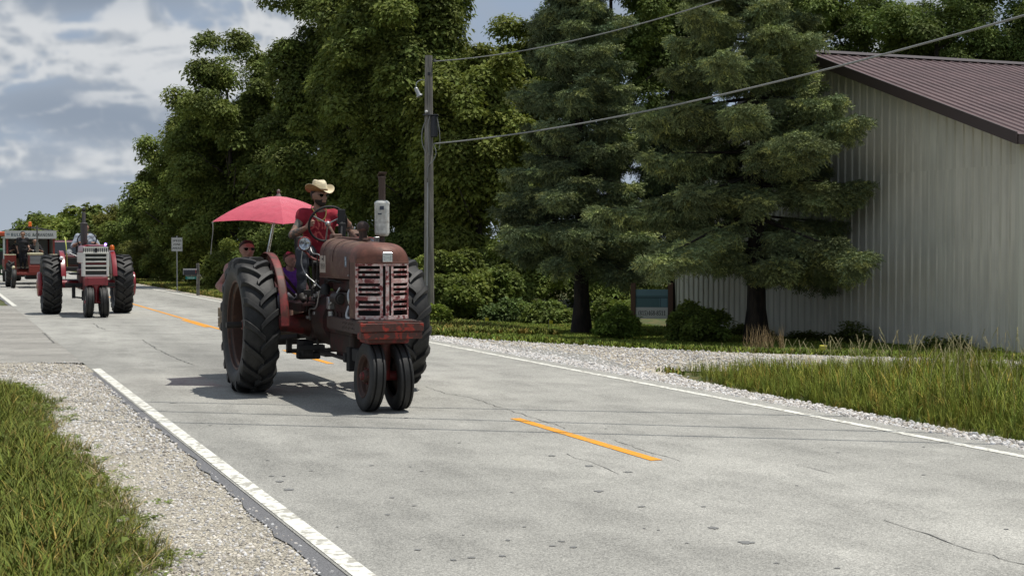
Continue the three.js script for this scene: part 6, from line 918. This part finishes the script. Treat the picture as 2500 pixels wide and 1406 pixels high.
const needleGeos = [needleSpray(1), needleSpray(2)], needleMat = phys([0.150, 0.188, 0.096], 0.8, { side: THREE.DoubleSide, specularIntensity: 0.3 }), spruceBark = std([0.5, 0.46, 0.42], 0.95, { map: barkTex, bumpMap: barkTex, bumpScale: 0.03 });
function spruce(o) {
  const r = rng(o.seed), p = onG(o.x, o.z), t = thing(o.name || 'spruce_tree', o.label, 'tree', p, 0, o.group), wood = [], put = [];
  const rows = []; for (let i = 0; i <= 14; i++) { const q = i / 14, rr = Math.max(0.012, o.tr * (1 - q) * (1 + 0.45 * Math.exp(-q * 30))), row = []; for (let k = 0; k <= 12; k++) { const a = k / 12 * 6.2832, b = 1 + 0.12 * (vnoise(Math.cos(a) * 2 + 9, q * 30, Math.sin(a) * 2 + 9) - 0.5); row.push(V(o.lean * q * q + Math.cos(a) * rr * b, q * o.H, -Math.sin(a) * rr * b)); } rows.push(row); } wood.push(loft(rows));
  for (let h = o.h0; h < o.H - 0.2; h += 0.27 + 0.2 * r()) {
    const q = (h - o.h0) / (o.H - o.h0), n = Math.round(mix(6, 4, q)), L0 = o.R * Math.pow(1 - q, 0.82) * (q < 0.06 ? 0.8 : 1) + 0.15, a0 = r() * 6.283;
    for (let i = 0; i < n; i++) {
      const a = a0 + i / n * 6.283 + (r() - 0.5) * 0.7, dir = V(Math.cos(a), 0, Math.sin(a)); let L = L0 * (0.45 + 0.7 * r()); if (o.limit) L = o.limit(dir, L);
      const slope = mix(-0.08, 0.40, q) + (r() - 0.5) * 0.42, side = V(-dir.z, 0, dir.x), hb = h + (r() - 0.5) * 0.34, pt = s => V(o.lean * (h / o.H) ** 2 + dir.x * L * s, hb + L * (slope * s - 0.28 * s * s + 0.20 * s * s * s), dir.z * L * s);
      wood.push(rod(pt(0), pt(0.5), 0.012 + 0.012 * L, 0.008 + 0.006 * L, 5, true), rod(pt(0.5), pt(0.95), 0.008 + 0.006 * L, 0.004, 5, true));
      const m = Math.max(6, Math.round(L * o.dense)); const tone = 0.62 + 0.7 * r();
      for (let k = 0; k < m; k++) { const s = mix(0.22, 1, Math.pow(k / (m - 1), 0.8)), sd = r() * 2 - 1, w = Math.min(0.55, 0.34 * L) * (1 - 0.65 * s) * sd, c = pt(s).addScaledVector(side, w * 0.8); c.y -= Math.abs(w) * 0.25 + 0.02 * r(); const clump = 0.75 + 0.5 * vnoise(c.x * 2.2 + 40, c.y * 2.2 + 40, c.z * 2.2 + 40), d2 = dir.clone().multiplyScalar(0.9 - 0.3 * Math.abs(sd)).addScaledVector(side, sd * 1.0).add(V(0, -0.1 - 0.85 * r() + 0.35 * s, 0)).normalize(); if (r() < 0.34) { d2.multiplyScalar(0.35).add(V(0, -0.95, 0)).normalize(); c.y -= 0.10 * r(); } const fresh = r() < 0.3 * s ? 1.8 : 1; put.push([c, d2, tone * clump * fresh * (0.75 + 0.5 * r()), 0.75 + 0.6 * r(), fresh]); }
    }
  }
  mesh('trunk', wood, spruceBark, t, 1);
  const bx = V(1, 0, 0), base = o.color || [1, 1, 1], mtx = new THREE.Matrix4();
  needleGeos.forEach((g, gi) => scatter('crown', g, needleMat, Math.ceil(put.length / 2), (d, i) => { const e = put[i * 2 + gi]; if (!e) return false; d.position.copy(e[0]); const x = e[1], z = x.clone().cross(UP).normalize(), y = z.clone().cross(x); d.quaternion.setFromRotationMatrix(mtx.makeBasis(x, y, z)); d.rotateX((r() - 0.5) * 0.7); d.scale.setScalar(e[3] * (o.size || 1)); const h = (r() - 0.5) * 0.15; return rgb(base[0] * e[2] * (1 + h) * (e[4] > 1 ? 1.1 : 1), base[1] * e[2], base[2] * e[2] * (1 - h) * (e[4] > 1 ? 0.8 : 1)); }, t));
  return t;
}
spruce({ x: px(1420, 30.8), z: 30.8, H: 9.8, R: 1.75, h0: 1.9, tr: 0.17, lean: -0.25, dense: 105, seed: 11, label: 'dense dark spruce left of the barn with bare lower trunk' });
spruce({ x: px(1848, 27.1), z: 27.1, H: 9.4, R: 2.75, h0: 1.7, tr: 0.19, lean: -0.22, dense: 115, seed: 12, color: [1.08, 1.05, 0.95], label: 'large open spruce right in front of the barn wall', limit: (d, L) => { const toWall = d.x * 0.929 - d.z * 0.371; return toWall > 0.1 ? Math.min(L, 1.65 / toWall) : L; } });
spruce({ x: px(1640, 31.2), z: 31.2, H: 5.2, R: 1.05, h0: 2.1, tr: 0.10, lean: 0, dense: 100, seed: 13, color: [0.9, 0.95, 1], label: 'slimmer spruce at the barn corner between two larger spruces', limit: (d, L) => { const toWall = d.x * 0.929 - d.z * 0.371; return toWall > 0.1 ? Math.min(L, 1.3 / toWall) : L; } });
// pines behind the barn
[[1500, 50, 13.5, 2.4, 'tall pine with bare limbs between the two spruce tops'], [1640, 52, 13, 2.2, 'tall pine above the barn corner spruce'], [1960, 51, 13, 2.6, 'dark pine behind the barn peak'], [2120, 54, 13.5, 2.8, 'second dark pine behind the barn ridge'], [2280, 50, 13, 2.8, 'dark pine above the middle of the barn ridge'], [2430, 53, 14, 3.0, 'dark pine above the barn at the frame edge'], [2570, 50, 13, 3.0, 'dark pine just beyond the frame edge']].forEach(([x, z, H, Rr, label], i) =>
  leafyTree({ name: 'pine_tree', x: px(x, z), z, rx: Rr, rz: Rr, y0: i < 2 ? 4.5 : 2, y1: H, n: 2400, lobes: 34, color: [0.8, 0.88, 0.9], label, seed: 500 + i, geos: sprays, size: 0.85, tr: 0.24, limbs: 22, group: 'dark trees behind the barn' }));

// ---------------------------------------------------------------- grass
function tuft(n, H, w, lean, seed) {
  const r = rng(seed), pos = [];
  for (let i = 0; i < n; i++) {
    const a = r() * 6.283, q = r() * 0.05, b = V(Math.cos(a * 3) * q, 0, Math.sin(a * 3) * q), h = H * (0.55 + 0.45 * r()), l = lean * (0.3 + r()), d = V(Math.cos(a), 0, Math.sin(a)), s = V(-d.z, 0, d.x).multiplyScalar(w * (0.7 + 0.6 * r())), at = t => b.clone().addScaledVector(d, l * h * t * t).add(V(0, h * (t - 0.25 * l * t * t), 0)); let p0 = at(0), s0 = 1;
    for (const [t, k] of [[0.35, 0.9], [0.7, 0.6]]) { const p1 = at(t); for (const p of [p0.clone().addScaledVector(s, -s0), p0.clone().addScaledVector(s, s0), p1.clone().addScaledVector(s, k), p0.clone().addScaledVector(s, -s0), p1.clone().addScaledVector(s, k), p1.clone().addScaledVector(s, -k)]) pos.push(p.x, p.y, p.z); p0 = p1; s0 = k; }
    for (const p of [p0.clone().addScaledVector(s, -s0), p0.clone().addScaledVector(s, s0), at(1)]) pos.push(p.x, p.y, p.z);
  }
  const g = new THREE.BufferGeometry(); g.setAttribute('position', new THREE.Float32BufferAttribute(pos, 3)); g.computeVertexNormals(); return g;
}
const grassMat = phys([0.132, 0.158, 0.030], 0.75, { side: THREE.DoubleSide, specularIntensity: 0.3 }), tallMat = phys([0.205, 0.242, 0.042], 0.75, { side: THREE.DoubleSide, specularIntensity: 0.3 }), lawnMat = phys([0.145, 0.192, 0.034], 0.8, { side: THREE.DoubleSide, specularIntensity: 0.3 });
const tone = (r, dry = 0.12) => { const k = 0.5 + 1.0 * r(), y = r() < dry ? 1 : 0; return y ? rgb(k * 2.2, k * 1.35, k * 1.9) : rgb(k * (0.85 + 0.35 * r()), k, k * (0.8 + 0.4 * r())); };
const edgeN = (X, Z) => 0.28 * (fbm(X * 1.3 + 60, Z * 1.1 + 60, 5, 3) - 0.5) + 0.5 * (fbm(Z * 0.6 + 30, 3, 9, 3) - 0.5);
{
  const r = rng(71);
  [tuft(9, 0.30, 0.0040, 0.75, 1), tuft(8, 0.21, 0.0048, 1.3, 2)].forEach((g, gi) => tag(scatter('verge_grass', g, grassMat, 9500, d => {
    const Z = mix(4.5, 20, Math.pow(r(), 1.15)), X = 1.35 - 3.4 * Math.pow(r(), 1.25), e = 1.02 + edgeN(X, Z) - 0.9 * ss(17.4, 19.6, Z); if (X > e + 0.12 * (r() - 0.3)) return false;
    const near = clamp((e - X) / 0.5), s = mix(0.35, 1, Math.pow(near, 0.7)) * (0.7 + 0.6 * r()); if (near < 0.3 && r() < 0.35) return false;
    d.position.copy(R(X, Z, -0.022)); d.rotation.y = r() * 6.283; d.rotation.x = (r() - 0.5) * 0.3; d.scale.set(s * 1.1, s, s * 1.1); return tone(r, 0.09);
  }), gi ? 'bent broad grass blades in the near roadside verge' : 'tangled green grass on the near roadside verge', 'grass'));
  tag(scatter('dry_grass', tuft(8, 0.16, 0.003, 1.6, 12), std([0.30, 0.25, 0.13], 0.85, { side: THREE.DoubleSide }), 1500, d => { const Z = mix(4.5, 19, r()), X = 1.2 - 3 * Math.pow(r(), 1.3), e = 1.0 + edgeN(X, Z) - 0.9 * ss(17.4, 19.6, Z); if (X > e) return false; d.position.copy(R(X, Z, -0.01)); d.rotation.y = r() * 6.283; const s = 0.6 + 0.9 * r(); d.scale.setScalar(s); const k = 0.6 + 0.7 * r(); return rgb(k, k * 0.95, k * 0.9); }), 'dry tan grass stalks mixed into the near verge', 'grass');
  tag(scatter('broadleaf_weed', leafSpray(12, 0.06, 0.06, 46, 1.4), leafMat, 220, d => { const Z = mix(4.8, 18, r()), X = 1.0 - 2.4 * Math.pow(r(), 1.2), e = 0.95 + edgeN(X, Z); if (X > e) return false; d.position.copy(R(X, Z, 0.05 + 0.08 * r())); d.rotation.y = r() * 6; const s = 0.6 + 0.8 * r(); d.scale.setScalar(s); const k = 0.8 + 0.5 * r(); return rgb(k, k, k); }), 'broad-leaved weeds among the near verge grass', 'weeds');
  const weedG = leafSpray(12, 0.05, 0.03, 41, 1.2);
  tag(scatter('creeping_weed', weedG, leafMat, 1500, d => { const Z = mix(4.8, 18.5, r()), X = mix(0.6, 1.62, Math.pow(r(), 1.6)), e = 1.05 + edgeN(X, Z); if (X < e - 0.25 || X > e + 0.16 || vnoise(X * 5 + 70, Z * 4 + 70, 3) < 0.5) return false; d.position.copy(R(X, Z, -0.005)); d.rotation.y = r() * 6; const s = 0.6 + 0.8 * r(); d.scale.set(s, s * 0.6, s); const k = 0.7 + 0.6 * r(); return rgb(k, k * 1.1, k); }), 'low creeping weeds spreading onto the near gravel', 'weeds');
  // tall grass beyond the far shoulder
  const LOWER = [[8.7, -5], [8.78, 10], [8.85, 15], [9.35, 17.5], [10.7, 16.8], [13.2, 14.7], [17, 11], [24, 5.5], [26, -5]];
  [tuft(8, 0.48, 0.0042, 0.42, 3), tuft(7, 0.36, 0.0046, 0.8, 4)].forEach((g, gi) => tag(scatter('tall_grass', g, tallMat, 15000, d => {
    const Z = mix(2, 17.6, r()), X = mix(8.7, 18.5, Math.pow(r(), 1.25)); if (!inPoly(LOWER, X, Z)) return false; const rag = 0.35 * (fbm(Z * 1.4 + 20, X, 5, 3) - 0.5); if (!inPoly(LOWER, X + 0.9, Z + 1.1) && r() < 0.55) return false; const w = R(X, Z), ed = Math.max(0, X - 8.72 + rag), tip = clamp((17.6 - Z) / 3), s = mix(0.28, 1, clamp(ed / 0.9)) * mix(0.35, 1, tip) * (0.75 + 0.5 * r()); d.position.copy(R(X, Z, groundY(w.x, -w.z))); d.rotation.y = r() * 6.283; d.scale.set(s * 1.05, s * (0.75 + 0.5 * fbm(X * 0.8 + 9, Z * 0.8 + 9, 2, 2)), s * 1.05); return tone(r, 0.08);
  }), gi ? 'shorter arching grass in the ditch strip by the drive' : 'tall upright grass in the ditch strip by the drive', 'grass'));
  const stem = (() => { const a = tube([V(0, 0, 0), V(0.01, 0.3, 0), V(0.05, 0.55, 0.01), V(0.13, 0.68, 0.02)], 0.0018, 8, 4), b = []; const q = rng(4); for (let i = 0; i < 10; i++) { const t = i / 10, c = V(mix(0.05, 0.13, t), mix(0.54, 0.68, t), 0.012); b.push(rod(c, c.clone().add(V(0.02 * (q() - 0.2), 0.02, 0.025 * (q() - 0.5))), 0.004, 0.001, 4)); } return merge([a, ...b]); })();
  tag(scatter('seed_stems', stem, std([0.34, 0.315, 0.15], 0.8), 1500, d => { const Z = mix(2, 17, r()), X = mix(9.2, 18, Math.pow(r(), 1.1)); if (!inPoly(LOWER, X, Z)) return false; const w = R(X, Z), s = (0.75 + 0.4 * r()) * mix(0.5, 1, clamp((17 - Z) / 3)); d.position.copy(R(X, Z, groundY(w.x, -w.z))); d.rotation.y = r() * 6.283; d.scale.setScalar(s); const k = 0.8 + 0.5 * r(); return rgb(k, k * (0.9 + 0.1 * r()), k); }), 'pale seed heads standing above the tall grass', 'grass');
  tag(scatter('tan_grass', tuft(7, 0.5, 0.003, 0.4, 9), std([0.34, 0.24, 0.12], 0.8, { side: THREE.DoubleSide }), 34, d => { const a = r() * 6.283, q = Math.sqrt(r()) * 0.45, x = px(1868, 23.9) + Math.cos(a) * q * 0.8, z = 23.9 + Math.sin(a) * q * 0.6; d.position.copy(onG(x, z)); d.rotation.y = a; const s = 0.6 + 0.6 * r(); d.scale.setScalar(s); const k = 0.7 + 0.6 * r(); return rgb(k, k, k); }), 'clump of dry tan grass at the foot of the spruce', 'grass');
  // mown lawn
  [tuft(9, 0.065, 0.006, 0.6, 5)].forEach(g => tag(scatter('lawn_grass', g, lawnMat, 34000, d => {
    const X = mix(8.8, 16.1, r()), Z = mix(17, 34, r()); if (inPoly(DRIVE, X, Z) || inPoly(LOWER, X, Z)) return false; const w = R(X, Z); d.position.copy(R(X, Z, groundY(w.x, -w.z) - 0.005)); d.rotation.y = r() * 6.283; const s = (0.7 + 0.7 * r()) * (inPoly(DRIVE, X - 0.3, Z - 0.35) ? 1.6 : 1); d.scale.set(s * 1.3, s, s * 1.3); return tone(r, 0.05);
  }), 'mown lawn grass under the spruces', 'lawn'));
  tag(scatter('roadside_grass', tuft(9, 0.16, 0.009, 0.6, 6), grassMat, 9000, d => { const Z = mix(26, 75, Math.pow(r(), 1.2)), X = 8.75 + 2.6 * Math.pow(r(), 1.2); const w = R(X, Z); d.position.copy(R(X, Z, groundY(w.x, -w.z))); d.rotation.y = r() * 6; const s = 0.5 + 0.9 * r(); d.scale.set(s * 1.3, s, s * 1.3); return tone(r, 0.15); }), 'rough grass along the far shoulder under the trees', 'grass');
  tag(scatter('barn_weeds', leafSpray(16, 0.10, 0.07, 44, 0.8), leafMat, 900, d => { const Z = mix(18.5, 27, r()), X = 15.95 - 0.5 * r() * r(), c = fbm(Z * 1.7 + 20, 4, 4, 3), h = 0.5 * Math.max(0, c - 0.40) * 1.9; if (h < 0.04) return false; const w = R(X, Z); d.position.copy(R(X, Z, groundY(w.x, -w.z) + h * r())); d.rotation.y = r() * 6; const k = 0.5 + 0.5 * r(); d.scale.setScalar(0.6 + 0.6 * r()); return rgb(k, k, k * 0.9); }), 'dark weeds growing along the foot of the barn wall', 'weeds');
}

renderer.render(scene, camera);
